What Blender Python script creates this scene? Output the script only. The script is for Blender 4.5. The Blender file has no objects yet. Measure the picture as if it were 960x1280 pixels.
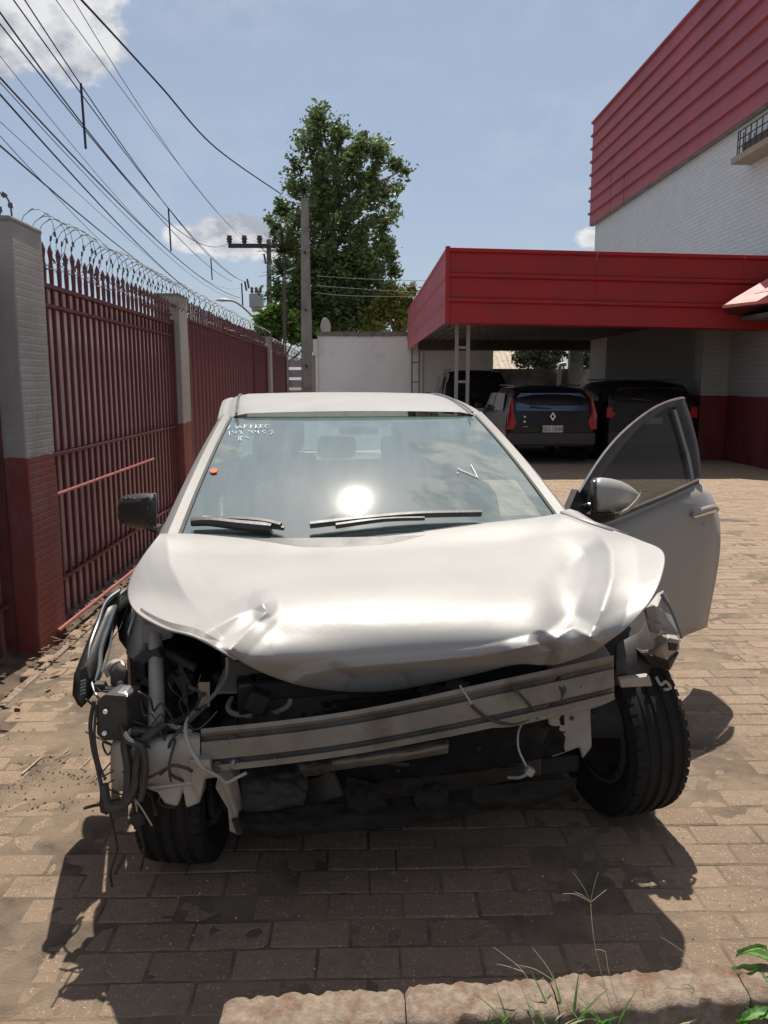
import bpy, bmesh, math, random
from mathutils import Vector, Matrix, noise
R = math.radians
random.seed(7)
S = bpy.context.scene
COL = S.collection

# ------------------------------------------------------------------ camera
CAMZ, PITCH, YAW, F = 1.55, R(9.2), R(1.53), 1000.0
cd = bpy.data.cameras.new('camera')
cam = bpy.data.objects.new('camera', cd)
COL.objects.link(cam)
cam.location = (0, 0, CAMZ)
cam.rotation_euler = (R(90) - PITCH, 0, -YAW)
cd.sensor_width = 36; cd.lens = F / 1280 * 36
cd.clip_end = 3000; cd.clip_start = 0.05
S.camera = cam

# ------------------------------------------------------------------ sky and sun
SUN_EL, SUN_AZ = R(67.3), R(6.0)
w = bpy.data.worlds.new('World'); S.world = w; w.use_nodes = True
nt = w.node_tree; nt.nodes.clear()
def N(t, typ, **k):
    n = t.nodes.new(typ)
    for a, b in k.items(): setattr(n, a, b)
    return n
def math_(t, op, a, b=None, c=None, clamp=False):
    n = N(t, 'ShaderNodeMath', operation=op, use_clamp=clamp)
    for i, v in enumerate((a, b, c)):
        if v is None: continue
        if isinstance(v, (int, float)): n.inputs[i].default_value = v
        else: t.links.new(v, n.inputs[i])
    return n.outputs[0]
def raydir(px, py):
    a = (px - 480) / F; b = (640 - py) / F
    f = math.cos(PITCH) + b * math.sin(PITCH); u = b * math.cos(PITCH) - math.sin(PITCH)
    return Vector((f * math.sin(YAW) + a * math.cos(YAW), f * math.cos(YAW) - a * math.sin(YAW), u))
sky = N(nt, 'ShaderNodeTexSky', sky_type='NISHITA', sun_disc=False, sun_elevation=SUN_EL,
        sun_rotation=SUN_AZ, altitude=500, air_density=1.0, dust_density=2.0, ozone_density=1.5)
geo = N(nt, 'ShaderNodeTexCoord')
def cloud_noise(offset):
    mp = N(nt, 'ShaderNodeMapping'); mp.inputs['Location'].default_value = offset
    mp.inputs['Scale'].default_value = (1, 1, 1.5)
    nt.links.new(geo.outputs['Generated'], mp.inputs[0])
    n = N(nt, 'ShaderNodeTexNoise'); n.inputs['Scale'].default_value = 7.5
    n.inputs['Detail'].default_value = 9; n.inputs['Roughness'].default_value = .56
    nt.links.new(mp.outputs[0], n.inputs['Vector'])
    return n.outputs['Fac']
n0 = cloud_noise((0, 0, 0)); n1 = cloud_noise((.004, -.01, -.028))
blobs = [(raydir(10, 12), .11, 1.5), (raydir(92, 60), .07, 1.4), (raydir(-90, 30), .12, 1.5),
         (raydir(285, 292), .066, 1.9), (raydir(330, 302), .05, 1.9), (raydir(238, 300), .04, 2.0), (raydir(742, 298), .03, 1.6),
         (raydir(905, 330), .06, 1.5), (Vector((.95, 1.0, .35)), .25, 2), (Vector((-1, .2, .3)), .4, 2), (Vector((1, -.6, .4)), .4, 2),
         (Vector((-.3, -1, .35)), .45, 2), (Vector((.30, .48, .83)), .17, 1.0), (Vector((.20, .66, .72)), .12, 1.0), (Vector((.40, .60, .68)), .14, 1), (Vector((-.25, .62, .74)), .06, 1),
         (Vector((-.6, .1, .8)), .22, 1), (Vector((.02, .30, .93)), .05, 1), (Vector((.7, .1, .8)), .25, 1), (Vector((-.2, -.5, .9)), .3, 1)]
mask = None
for c, r, sq in blobs:
    c = c.normalized()
    s = N(nt, 'ShaderNodeVectorMath', operation='SUBTRACT'); s.inputs[1].default_value = c
    nt.links.new(geo.outputs['Generated'], s.inputs[0])
    q = N(nt, 'ShaderNodeVectorMath', operation='MULTIPLY'); q.inputs[1].default_value = (1, 1, sq)
    nt.links.new(s.outputs[0], q.inputs[0])
    l = N(nt, 'ShaderNodeVectorMath', operation='LENGTH'); nt.links.new(q.outputs[0], l.inputs[0])
    m = math_(nt, 'SUBTRACT', 1.0, math_(nt, 'DIVIDE', l.outputs['Value'], r))
    mask = m if mask is None else math_(nt, 'MAXIMUM', mask, m)
mask = math_(nt, 'MAXIMUM', mask, -1.0)
dens = math_(nt, 'ADD', mask, math_(nt, 'MULTIPLY', math_(nt, 'SUBTRACT', n0, .5), 2.6))
dens = math_(nt, 'MULTIPLY', math_(nt, 'SUBTRACT', dens, .12), 4.5, clamp=True)
dens = math_(nt, 'SMOOTH_MIN', dens, 1.0, .1)
thin = math_(nt, 'MULTIPLY', math_(nt, 'SUBTRACT', n0, .45), .5, clamp=True)
dens = math_(nt, 'MULTIPLY', math_(nt, 'MAXIMUM', dens, thin), .96)
lit = math_(nt, 'ADD', math_(nt, 'MULTIPLY', math_(nt, 'SUBTRACT', n0, n1), 8.0), .5, clamp=True)
cr = N(nt, 'ShaderNodeMix', data_type='RGBA')
nt.links.new(lit, cr.inputs[0])
cr.inputs[6].default_value = (4.6, 4.9, 5.6, 1); cr.inputs[7].default_value = (9.2, 9.2, 9.3, 1)
hz = N(nt, 'ShaderNodeMix', data_type='RGBA'); hz.inputs[0].default_value = .38
nt.links.new(sky.outputs[0], hz.inputs[6]); hz.inputs[7].default_value = (6.3, 7.2, 8.7, 1)
mx = N(nt, 'ShaderNodeMix', data_type='RGBA')
nt.links.new(dens, mx.inputs[0]); nt.links.new(hz.outputs[2], mx.inputs[6]); nt.links.new(cr.outputs[2], mx.inputs[7])
bg = N(nt, 'ShaderNodeBackground'); bg.inputs[1].default_value = .075
nt.links.new(mx.outputs[2], bg.inputs[0])
wo = N(nt, 'ShaderNodeOutputWorld'); nt.links.new(bg.outputs[0], wo.inputs[0])
sl = bpy.data.lights.new('sun', 'SUN'); sl.energy = 5.0; sl.angle = R(.55); sl.color = (1, .94, .85)
so = bpy.data.objects.new('sun', sl); COL.objects.link(so)
sd = Vector((math.sin(SUN_AZ) * math.cos(SUN_EL), math.cos(SUN_AZ) * math.cos(SUN_EL), math.sin(SUN_EL)))
so.rotation_euler = sd.to_track_quat('Z', 'Y').to_euler(); so.location = (0, 0, 20)
S.view_settings.view_transform = 'Standard'; S.view_settings.look = 'None'
S.view_settings.exposure = 0.27; S.view_settings.gamma = 1

# ------------------------------------------------------------------ point helpers
def P(px, py, Y):
    r = raydir(px, py); t = Y / r.y; return Vector((r.x * t, Y, CAMZ + r.z * t))
def PX(px, py, X):
    r = raydir(px, py); t = X / r.x; return Vector((X, r.y * t, CAMZ + r.z * t))
def PZ(px, py, Z):
    r = raydir(px, py); t = (Z - CAMZ) / r.z; return Vector((r.x * t, r.y * t, Z))
def PL(px, py, p0, n):
    r = raydir(px, py); o = Vector((0, 0, CAMZ)); t = (p0 - o).dot(n) / r.dot(n); return o + r * t

# ------------------------------------------------------------------ materials
MATS = {}
def mat(name, base, rough=.7, metal=0., var=.12, vscale=6., bump=0., bscale=40., coat=0., dust=0., dustcol=(.42, .35, .27), spec=.5, coatr=.06, sheen=0., col2=None, c2scale=3., c2lo=.5, c2hi=.6, coords='Object'):
    if name in MATS: return MATS[name]
    m = bpy.data.materials.new(name); m.use_nodes = True; t = m.node_tree
    b = t.nodes['Principled BSDF']
    b.inputs['Roughness'].default_value = rough; b.inputs['Metallic'].default_value = metal
    b.inputs['Specular IOR Level'].default_value = spec
    if coat: b.inputs['Coat Weight'].default_value = coat; b.inputs['Coat Roughness'].default_value = coatr
    if coords == 'Object':
        tc = N(t, 'ShaderNodeTexCoord').outputs['Object']
    else:
        tc = N(t, 'ShaderNodeNewGeometry').outputs['Position']
    def nz(scale, detail=5, rr=.6):
        n = N(t, 'ShaderNodeTexNoise'); n.inputs['Scale'].default_value = scale; n.inputs['Detail'].default_value = detail
        n.inputs['Roughness'].default_value = rr; t.links.new(tc, n.inputs['Vector']); return n.outputs['Fac']
    c = N(t, 'ShaderNodeMix', data_type='RGBA')
    c.inputs[6].default_value = (*[v * (1 - var) for v in base], 1); c.inputs[7].default_value = (*[min(1, v * (1 + var)) for v in base], 1)
    f = nz(vscale)
    t.links.new(math_(t, 'MULTIPLY', math_(t, 'SUBTRACT', f, .3), 2.5, clamp=True), c.inputs[0])
    out = c.outputs[2]
    if col2:
        k = N(t, 'ShaderNodeMix', data_type='RGBA')
        g = nz(c2scale, 8, .65)
        t.links.new(math_(t, 'DIVIDE', math_(t, 'SUBTRACT', g, c2lo), c2hi - c2lo, clamp=True), k.inputs[0])
        t.links.new(out, k.inputs[6]); k.inputs[7].default_value = (*col2, 1); out = k.outputs[2]
    if dust:
        k = N(t, 'ShaderNodeMix', data_type='RGBA')
        g = nz(vscale * 1.7, 8, .7)
        t.links.new(math_(t, 'MULTIPLY', math_(t, 'SUBTRACT', g, .25), dust * 2, clamp=True), k.inputs[0])
        t.links.new(out, k.inputs[6]); k.inputs[7].default_value = (*dustcol, 1); out = k.outputs[2]
    t.links.new(out, b.inputs['Base Color'])
    if var:
        t.links.new(math_(t, 'ADD', math_(t, 'MULTIPLY', math_(t, 'SUBTRACT', f, .5), .25), rough, clamp=True), b.inputs['Roughness'])
    if bump:
        bp = N(t, 'ShaderNodeBump'); bp.inputs['Strength'].default_value = min(1, bump); bp.inputs['Distance'].default_value = .01 * max(1, bump)
        t.links.new(nz(bscale, 8, .7), bp.inputs['Height']); t.links.new(bp.outputs[0], b.inputs['Normal'])
    MATS[name] = m; return m
def brickmat(name, base, mortar, bw, bh, axis, rough=.8, split=None, lower=None, strength=.6, dirt=.0, dirtcol=(.12, .11, .1), dscale=1.2):
    m = bpy.data.materials.new(name); m.use_nodes = True; t = m.node_tree; b = t.nodes['Principled BSDF']
    b.inputs['Roughness'].default_value = rough
    pos = N(t, 'ShaderNodeNewGeometry').outputs['Position']
    sp = N(t, 'ShaderNodeSeparateXYZ'); t.links.new(pos, sp.inputs[0])
    cb = N(t, 'ShaderNodeCombineXYZ')
    if axis == 'XY+': t.links.new(math_(t, 'ADD', sp.outputs[0], sp.outputs[1]), cb.inputs[0])
    else: t.links.new(sp.outputs[0 if axis == 'X' else 1], cb.inputs[0])
    t.links.new(sp.outputs[2], cb.inputs[1])
    br = N(t, 'ShaderNodeTexBrick'); t.links.new(cb.outputs[0], br.inputs['Vector'])
    br.inputs['Scale'].default_value = 1; br.inputs['Brick Width'].default_value = bw; br.inputs['Row Height'].default_value = bh
    br.inputs['Mortar Size'].default_value = .006; br.inputs['Mortar Smooth'].default_value = .4
    br.inputs['Color1'].default_value = (*base, 1); br.inputs['Color2'].default_value = (*[v * .93 for v in base], 1)
    br.inputs['Mortar'].default_value = (*mortar, 1)
    out = br.outputs['Color']
    if lower:
        br2 = N(t, 'ShaderNodeMix', data_type='RGBA'); wn_ = N(t, 'ShaderNodeTexNoise'); wn_.inputs['Scale'].default_value = 9; wn_.inputs['Detail'].default_value = 6; t.links.new(pos, wn_.inputs['Vector'])
        t.links.new(math_(t, 'LESS_THAN', math_(t, 'ADD', sp.outputs[2], math_(t, 'MULTIPLY', math_(t, 'SUBTRACT', wn_.outputs['Fac'], .5), .05)), split), br2.inputs[0])
        lo = N(t, 'ShaderNodeMix', data_type='RGBA', blend_type='MULTIPLY'); lo.inputs[0].default_value = .35
        lo.inputs[6].default_value = (*lower, 1); t.links.new(out, lo.inputs[7])
        t.links.new(out, br2.inputs[6]); t.links.new(lo.outputs[2], br2.inputs[7]); out = br2.outputs[2]
    if dirt:
        nn = N(t, 'ShaderNodeTexNoise'); nn.inputs['Scale'].default_value = dscale; nn.inputs['Detail'].default_value = 9; nn.inputs['Roughness'].default_value = .7
        sc = N(t, 'ShaderNodeMapping'); sc.inputs['Scale'].default_value = (1.5, 1.5, .6); t.links.new(pos, sc.inputs[0]); t.links.new(sc.outputs[0], nn.inputs['Vector'])
        k = N(t, 'ShaderNodeMix', data_type='RGBA'); t.links.new(math_(t, 'MULTIPLY', math_(t, 'SUBTRACT', nn.outputs['Fac'], .42), dirt * 3, clamp=True), k.inputs[0])
        t.links.new(out, k.inputs[6]); k.inputs[7].default_value = (*dirtcol, 1); out = k.outputs[2]
    t.links.new(out, b.inputs['Base Color'])
    n2 = N(t, 'ShaderNodeTexNoise'); n2.inputs['Scale'].default_value = 60; n2.inputs['Detail'].default_value = 6; t.links.new(pos, n2.inputs['Vector'])
    hh = math_(t, 'ADD', math_(t, 'MULTIPLY', br.outputs['Fac'], -1.0), math_(t, 'MULTIPLY', n2.outputs['Fac'], .4))
    bp = N(t, 'ShaderNodeBump'); bp.inputs['Strength'].default_value = strength; bp.inputs['Distance'].default_value = .012
    t.links.new(hh, bp.inputs['Height']); t.links.new(bp.outputs[0], b.inputs['Normal'])
    return m

M = {}
M['paint'] = mat('silver car paint', (.33, .322, .307), .48, .16, .015, 3., coat=0, dust=.08, dustcol=(.28, .25, .21), bump=.12, bscale=9, spec=.3)
M['paintin'] = mat('grey primer body metal', (.30, .29, .27), .6, .2, .2, 9., dust=.3)
M['beam'] = mat('bare beam steel', (.25, .23, .20), .55, .3, .25, 7., dust=.3, dustcol=(.13, .11, .08), col2=(.10, .085, .065), c2scale=5, c2lo=.52, c2hi=.75)
M['cast'] = mat('dusty aluminium bracket', (.38, .35, .31), .55, .3, .15, 18., dust=.25)
M['black'] = mat('black plastic', (.018, .018, .019), .45, 0, .3, 12., bump=.1, dust=.07)
M['blackd'] = mat('dusty black plastic', (.02, .019, .018), .75, 0, .4, 9., bump=.2, bscale=30, dust=.12, dustcol=(.11, .09, .07))
M['engine'] = mat('grimy engine metal', (.05, .047, .043), .7, .2, .5, 11., bump=.3, bscale=25, dust=.25, dustcol=(.12, .10, .08))
M['hose'] = mat('rubber hose', (.02, .02, .021), .55, 0, .3, 20., dust=.12)
M['undert'] = mat('matt grimy undertray', (.016, .015, .014), .95, 0, .5, 14., bump=.5, bscale=30, dust=.14, dustcol=(.07, .06, .05), spec=.2)
M['tyre'] = mat('worn tyre rubber', (.014, .0135, .013), .9, 0, .3, 20., bump=.3, bscale=60, spec=.25, dust=.10, dustcol=(.14, .11, .085))
M['rim'] = mat('alloy rim', (.45, .45, .46), .35, .8, .1, 10.)
M['rimd'] = mat('brake dusted rim', (.10, .095, .09), .6, .4, .2, 10., dust=.3, dustcol=(.1,.08,.06))
M['chrome'] = mat('bright metal', (.7, .7, .7), .2, .95, .03, 10.)
M['trim'] = mat('glossy black door trim', (.02, .02, .022), .22, 0, .1, 8., dust=.06)
M['tag'] = mat('cardboard tag', (.52, .38, .24), .8, 0, .1, 30.)
M['pipe'] = mat('painted coolant pipe', (.36, .34, .29), .5, .1, .15, 20., dust=.2)
M['seat'] = mat('grey seat fabric', (.12, .125, .125), .9, 0, .15, 30., bump=.3, bscale=200)
M['dash'] = mat('dashboard plastic', (.11, .12, .12), .7, 0, .15, 10., bump=.1, bscale=200, dust=.3, dustcol=(.3, .3, .27))
M['cloth'] = mat('white airbag cloth', (.78, .77, .74), .8, 0, .06, 20., bump=.4, bscale=15)
M['frit'] = mat('windscreen border band', (.13, .14, .15), .4, 0, .2, 8., dust=.3, dustcol=(.35, .33, .30))
M['chalk'] = mat('white marker', (.86, .87, .88), .8, 0, .03, 50.)
M['red'] = mat('red light lens', (.35, .012, .015), .2, 0, .1, 10.)
M['orange'] = mat('orange sticker', (.65, .1, .03), .6, 0, .1, 30.)
M['sticker'] = mat('pale green sticker', (.45, .55, .48), .5, 0, .1, 40.)
M['blackpaint'] = mat('black car paint', (.006, .006, .0075), .3, 0, .1, 3., coat=.1, dust=.01, spec=.35)
M['darkglass'] = mat('dark car glass', (.015, .02, .026), .05, 0, .0, 3., spec=.8)
M['blueglass'] = mat('bluish rear glass', (.06, .10, .14), .10, .5, .1, 3., spec=.9)
M['plate'] = mat('grey number plate', (.52, .53, .54), .5, 0, .1, 30.)
M['platetext'] = mat('plate lettering', (.08, .08, .085), .6, 0, .1, 30.)
M['barred'] = mat('dark red bar paint', (.115, .030, .033), .6, 0, .25, 14., bump=.1, dust=.12, dustcol=(.13, .08, .07))
M['sheet'] = mat('faded mauve sheet', (.62, .45, .45), .75, 0, .2, 3., dust=.3, dustcol=(.45, .35, .33))
M['redsheet'] = mat('dark red metal sheet', (.115, .022, .028), .62, 0, .22, 3., dust=.12, dustcol=(.11, .05, .05))
M['piper'] = mat('pinkish red pipe', (.30, .07, .065), .5, 0, .2, 12., dust=.3, dustcol=(.4, .25, .2))
M['wire'] = mat('dull galvanised wire', (.14, .135, .13), .55, .5, .2, 30.)
M['cable'] = mat('black cable', (.025, .027, .03), .7, 0, .1, 3.)
M['cable2'] = mat('grey aluminium cable', (.13, .14, .16), .6, 0, .1, 3.)
M['conc'] = mat('grey cast concrete', (.27, .26, .245), .85, 0, .2, 3., bump=.3, bscale=30, col2=(.13, .125, .12), c2scale=2.5, c2lo=.5, c2hi=.72)
M['fascia'] = mat('bright red carport sheet', (.33, .008, .013), .55, 0, .12, 1.2, coords='W', dust=.05, dustcol=(.3, .05, .05), col2=(.24, .014, .018), c2scale=1.3, c2lo=.45, c2hi=.7)
M['fascia2'] = mat('weathered red fascia sheet', (.47, .10, .125), .62, 0, .15, .8, coords='W', dust=.2, dustcol=(.5, .25, .27), col2=(.34, .075, .09), c2scale=.9, c2lo=.45, c2hi=.75)
M['fascia2d'] = mat('dark seam', (.12, .02, .025), .7, 0, .1, 2.)
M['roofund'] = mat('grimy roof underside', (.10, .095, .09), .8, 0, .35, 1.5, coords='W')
M['lattice'] = mat('grey lattice steel', (.25, .25, .245), .6, .2, .1, 10.)
M['wallback'] = mat('off white render wall', (.78, .76, .73), .85, 0, .07, .9, coords='W', bump=.15, bscale=20, col2=(.5, .48, .45), c2scale=1.1, c2lo=.56, c2hi=.9)
M['wallcap'] = mat('stained wall top', (.18, .17, .15), .9, 0, .3, 4., bump=.5, bscale=20)
M['tile'] = mat('old clay roof tile', (.42, .36, .27), .8, 0, .3, 5., coords='W')
M['soil'] = mat('dark soil', (.10, .07, .05), .95, 0, .45, 5., coords='W', bump=2, bscale=25, col2=(.20, .14, .095), c2scale=6, c2lo=.48, c2hi=.7)
M['joint'] = mat('sandy joint fill', (.14, .105, .075), .95, 0, .4, 12., coords='W', bump=1, bscale=120, col2=(.27, .2, .135), c2scale=2.2, c2lo=.42, c2hi=.62)
M['bark'] = mat('tree bark', (.12, .10, .08), .9, 0, .3, 4., bump=.8, bscale=14)
M['leaf'] = mat('dark green leaf', (.13, .185, .065), .5, 0, .45, 1.3, coords='W', spec=.4)
M['leafd'] = mat('dark spiky leaf', (.035, .055, .022), .6, 0, .4, 1.3, coords='W')
M['leaf2'] = mat('fresh green leaf', (.11, .19, .03), .5, 0, .35, 1.8, coords='W', spec=.4)
M['leaf3'] = mat('yellowish palm leaf', (.17, .18, .035), .5, 0, .35, 1.8, coords='W', spec=.4)
M['weed'] = mat('weed leaf', (.12, .26, .05), .5, 0, .25, 30.)
M['dry'] = mat('dry grass stalk', (.33, .31, .19), .8, 0, .2, 30.)
M['twig'] = mat('dry twig', (.45, .36, .25), .85, 0, .2, 30.)
M['dead'] = mat('brown dead leaf', (.13, .07, .035), .8, 0, .4, 20.)
M['pvc'] = mat('white plastic pipe', (.6, .6, .58), .5, 0, .05, 8.)
M['dish'] = mat('pale dish mesh', (.42, .42, .40), .6, .2, .1, 8.)
M['ledge'] = mat('beige concrete ledge', (.42, .33, .26), .8, 0, .1, 4.)
M['cage'] = mat('dark cage wire', (.06, .06, .06), .6, .3, .1, 9.)
M['awning'] = mat('faded pink red awning sheet', (.62, .17, .15), .6, 0, .08, 2.)
M['insul'] = mat('dark porcelain', (.07, .06, .055), .4, 0, .1, 9.)
M['trafo'] = mat('grey transformer paint', (.32, .33, .34), .5, .1, .1, 3.)
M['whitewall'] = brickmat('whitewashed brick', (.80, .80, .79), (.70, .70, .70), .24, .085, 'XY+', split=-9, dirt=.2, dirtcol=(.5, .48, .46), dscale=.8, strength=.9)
M['shaded_wall'] = brickmat('white over red brick with painted shade', (.26, .26, .255), (.21, .21, .21), .24, .085, 'XY+', split=1.29, lower=(.17, .012, .016), dirt=.2, dirtcol=(.25, .24, .23), dscale=.8)  # white paint greyed: carport shade put into the colour, above the red base
M['pillarm'] = brickmat('pillar brick grey over red', (.37, .36, .35), (.35, .34, .33), .13, .042, 'Y', split=1.13, lower=(.26, .05, .045), dirt=.6, dirtcol=(.19, .18, .17), dscale=2.6, strength=.18)
# concrete pavers: dusty, worn, with grit
def paver_mat():
    m = bpy.data.materials.new('worn concrete paver'); m.use_nodes = True; t = m.node_tree; b = t.nodes['Principled BSDF']
    pos = N(t, 'ShaderNodeNewGeometry').outputs['Position']
    def nz(s, d=6, r=.6):
        n = N(t, 'ShaderNodeTexNoise'); n.inputs['Scale'].default_value = s; n.inputs['Detail'].default_value = d; n.inputs['Roughness'].default_value = r
        t.links.new(pos, n.inputs['Vector']); return n.outputs['Fac']
    wn = N(t, 'ShaderNodeNewGeometry').outputs['Random Per Island']
    def mixc(f, a, c):
        k = N(t, 'ShaderNodeMix', data_type='RGBA')
        (t.links.new(f, k.inputs[0]))
        for s, v in ((6, a), (7, c)):
            if isinstance(v, tuple): k.inputs[s].default_value = (*v, 1)
            else: t.links.new(v, k.inputs[s])
        return k.outputs[2]
    oi = N(t, 'ShaderNodeObjectInfo').outputs['Random']
    rnd = math_(t, 'FRACT', math_(t, 'ADD', wn, math_(t, 'MULTIPLY', oi, 3.7)))
    c = mixc(rnd, (.275, .198, .140), (.375, .274, .197))
    c = mixc(math_(t, 'MULTIPLY', math_(t, 'SUBTRACT', nz(28, 8, .75), .42), 2.2, clamp=True), c, (.185, .135, .105))
    # sand drifts, mostly on the left by the fence
    sp = N(t, 'ShaderNodeSeparateXYZ'); t.links.new(pos, sp.inputs[0])
    lf = math_(t, 'MULTIPLY', math_(t, 'ADD', math_(t, 'MULTIPLY', sp.outputs[0], -1.0), -.35), .9, clamp=True)
    far = math_(t, 'MULTIPLY', math_(t, 'SUBTRACT', sp.outputs[1], 4.5), .12, clamp=True)
    d = math_(t, 'ADD', math_(t, 'MULTIPLY', math_(t, 'SUBTRACT', nz(1.7, 7, .65), .47), 3.0, clamp=True), math_(t, 'MAXIMUM', math_(t, 'MULTIPLY', lf, .6), math_(t, 'MULTIPLY', far, .6)), clamp=True)
    c = mixc(math_(t, 'MULTIPLY', d, .8), c, (.37, .27, .18))
    # soil trodden into some of the surface, leaving brown smears
    c = mixc(math_(t, 'MULTIPLY', math_(t, 'SUBTRACT', nz(3.1, 10, .75), .50), 2.6, clamp=True), c, (.235, .165, .11))
    # damp dark stains
    c = mixc(math_(t, 'MULTIPLY', math_(t, 'SUBTRACT', nz(5.5, 8, .7), .56), 3.2, clamp=True), c, (.15, .105, .075))
    # pale grit
    v = N(t, 'ShaderNodeTexVoronoi'); v.inputs['Scale'].default_value = 95; t.links.new(pos, v.inputs['Vector'])
    g = math_(t, 'MULTIPLY', math_(t, 'LESS_THAN', v.outputs['Distance'], .26), math_(t, 'GREATER_THAN', nz(60, 2), .52))
    c = mixc(math_(t, 'MULTIPLY', g, .8), c, (.56, .49, .41))
    c = mixc(math_(t, 'MULTIPLY', math_(t, 'SUBTRACT', nz(150, 4, .8), .5), 2.2, clamp=True), c, (.17, .125, .10))
    t.links.new(c, b.inputs['Base Color']); b.inputs['Roughness'].default_value = .85; b.inputs['Specular IOR Level'].default_value = .3
    h = math_(t, 'ADD', nz(120, 6, .8), math_(t, 'MULTIPLY', nz(18, 5), 1.2))
    bp = N(t, 'ShaderNodeBump'); bp.inputs['Strength'].default_value = 1; bp.inputs['Distance'].default_value = .009
    t.links.new(h, bp.inputs['Height']); t.links.new(bp.outputs[0], b.inputs['Normal'])
    return m
M['paver'] = paver_mat()
M['kerb'] = mat('rough kerb concrete', (.29, .222, .165), .9, 0, .35, 45., coords='W', bump=.9, bscale=160, col2=(.19, .10, .058), c2scale=11, c2lo=.50, c2hi=.68)
for k_ in ('leaf', 'leaf2', 'leaf3', 'weed'):
    t_ = M[k_].node_tree; b_ = t_.nodes['Principled BSDF']; o_ = t_.nodes['Material Output']
    tl_ = N(t_, 'ShaderNodeBsdfTranslucent'); mx_ = N(t_, 'ShaderNodeMixShader'); mx_.inputs[0].default_value = .35
    src = b_.inputs['Base Color'].links[0].from_socket; t_.links.new(src, tl_.inputs[0]); t_.links.new(b_.outputs[0], mx_.inputs[1]); t_.links.new(tl_.outputs[0], mx_.inputs[2]); t_.links.new(mx_.outputs[0], o_.inputs[0])
def glass_mat(name, tint, refl, dustamt, dustcol=(.5, .5, .46), ior=1.5, streak=False, gr=.012):
    m = bpy.data.materials.new(name); m.use_nodes = True; t = m.node_tree; t.nodes.clear()
    o = N(t, 'ShaderNodeOutputMaterial'); tr = N(t, 'ShaderNodeBsdfTransparent'); tr.inputs[0].default_value = (*tint, 1)
    gl = N(t, 'ShaderNodeBsdfGlossy'); gl.inputs['Roughness'].default_value = gr; gl.inputs[0].default_value = (1, 1, 1, 1)
    fr = N(t, 'ShaderNodeFresnel'); fr.inputs[0].default_value = ior
    m1 = N(t, 'ShaderNodeMixShader'); t.links.new(math_(t, 'ADD', fr.outputs[0], refl, clamp=True), m1.inputs[0])
    t.links.new(tr.outputs[0], m1.inputs[1]); t.links.new(gl.outputs[0], m1.inputs[2])
    df = N(t, 'ShaderNodeBsdfDiffuse'); df.inputs[0].default_value = (*dustcol, 1)
    g2 = N(t, 'ShaderNodeBsdfGlossy'); g2.inputs['Roughness'].default_value = .14; g2.inputs[0].default_value = (.9, .9, .85, 1)
    md = N(t, 'ShaderNodeMixShader'); md.inputs[0].default_value = .016; t.links.new(df.outputs[0], md.inputs[1]); t.links.new(g2.outputs[0], md.inputs[2])
    tc = N(t, 'ShaderNodeTexCoord'); mp = N(t, 'ShaderNodeMapping'); mp.inputs['Scale'].default_value = (9, 1.6, 1.6) if streak else (5, 5, 5)
    t.links.new(tc.outputs['Object'], mp.inputs[0])
    nn = N(t, 'ShaderNodeTexNoise'); nn.inputs['Scale'].default_value = 2; nn.inputs['Detail'].default_value = 7; nn.inputs['Roughness'].default_value = .65; t.links.new(mp.outputs[0], nn.inputs['Vector'])
    m2 = N(t, 'ShaderNodeMixShader'); t.links.new(math_(t, 'MULTIPLY', math_(t, 'MULTIPLY', math_(t, 'ADD', nn.outputs['Fac'], .25), 1.3), dustamt, clamp=True), m2.inputs[0])
    t.links.new(m1.outputs[0], m2.inputs[1]); t.links.new(md.outputs[0], m2.inputs[2]); t.links.new(m2.outputs[0], o.inputs[0])
    return m
M['glass'] = glass_mat('dusty windscreen glass', (.58, .70, .66), .30, .25, dustcol=(.33, .43, .39), streak=True)
M['tint'] = glass_mat('grey tinted door glass', (.20, .21, .215), .0, .13, dustcol=(.20, .21, .205), ior=1.3, gr=.06)
M['tint2'] = glass_mat('side window glass', (.7, .78, .76), .03, .08)

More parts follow.
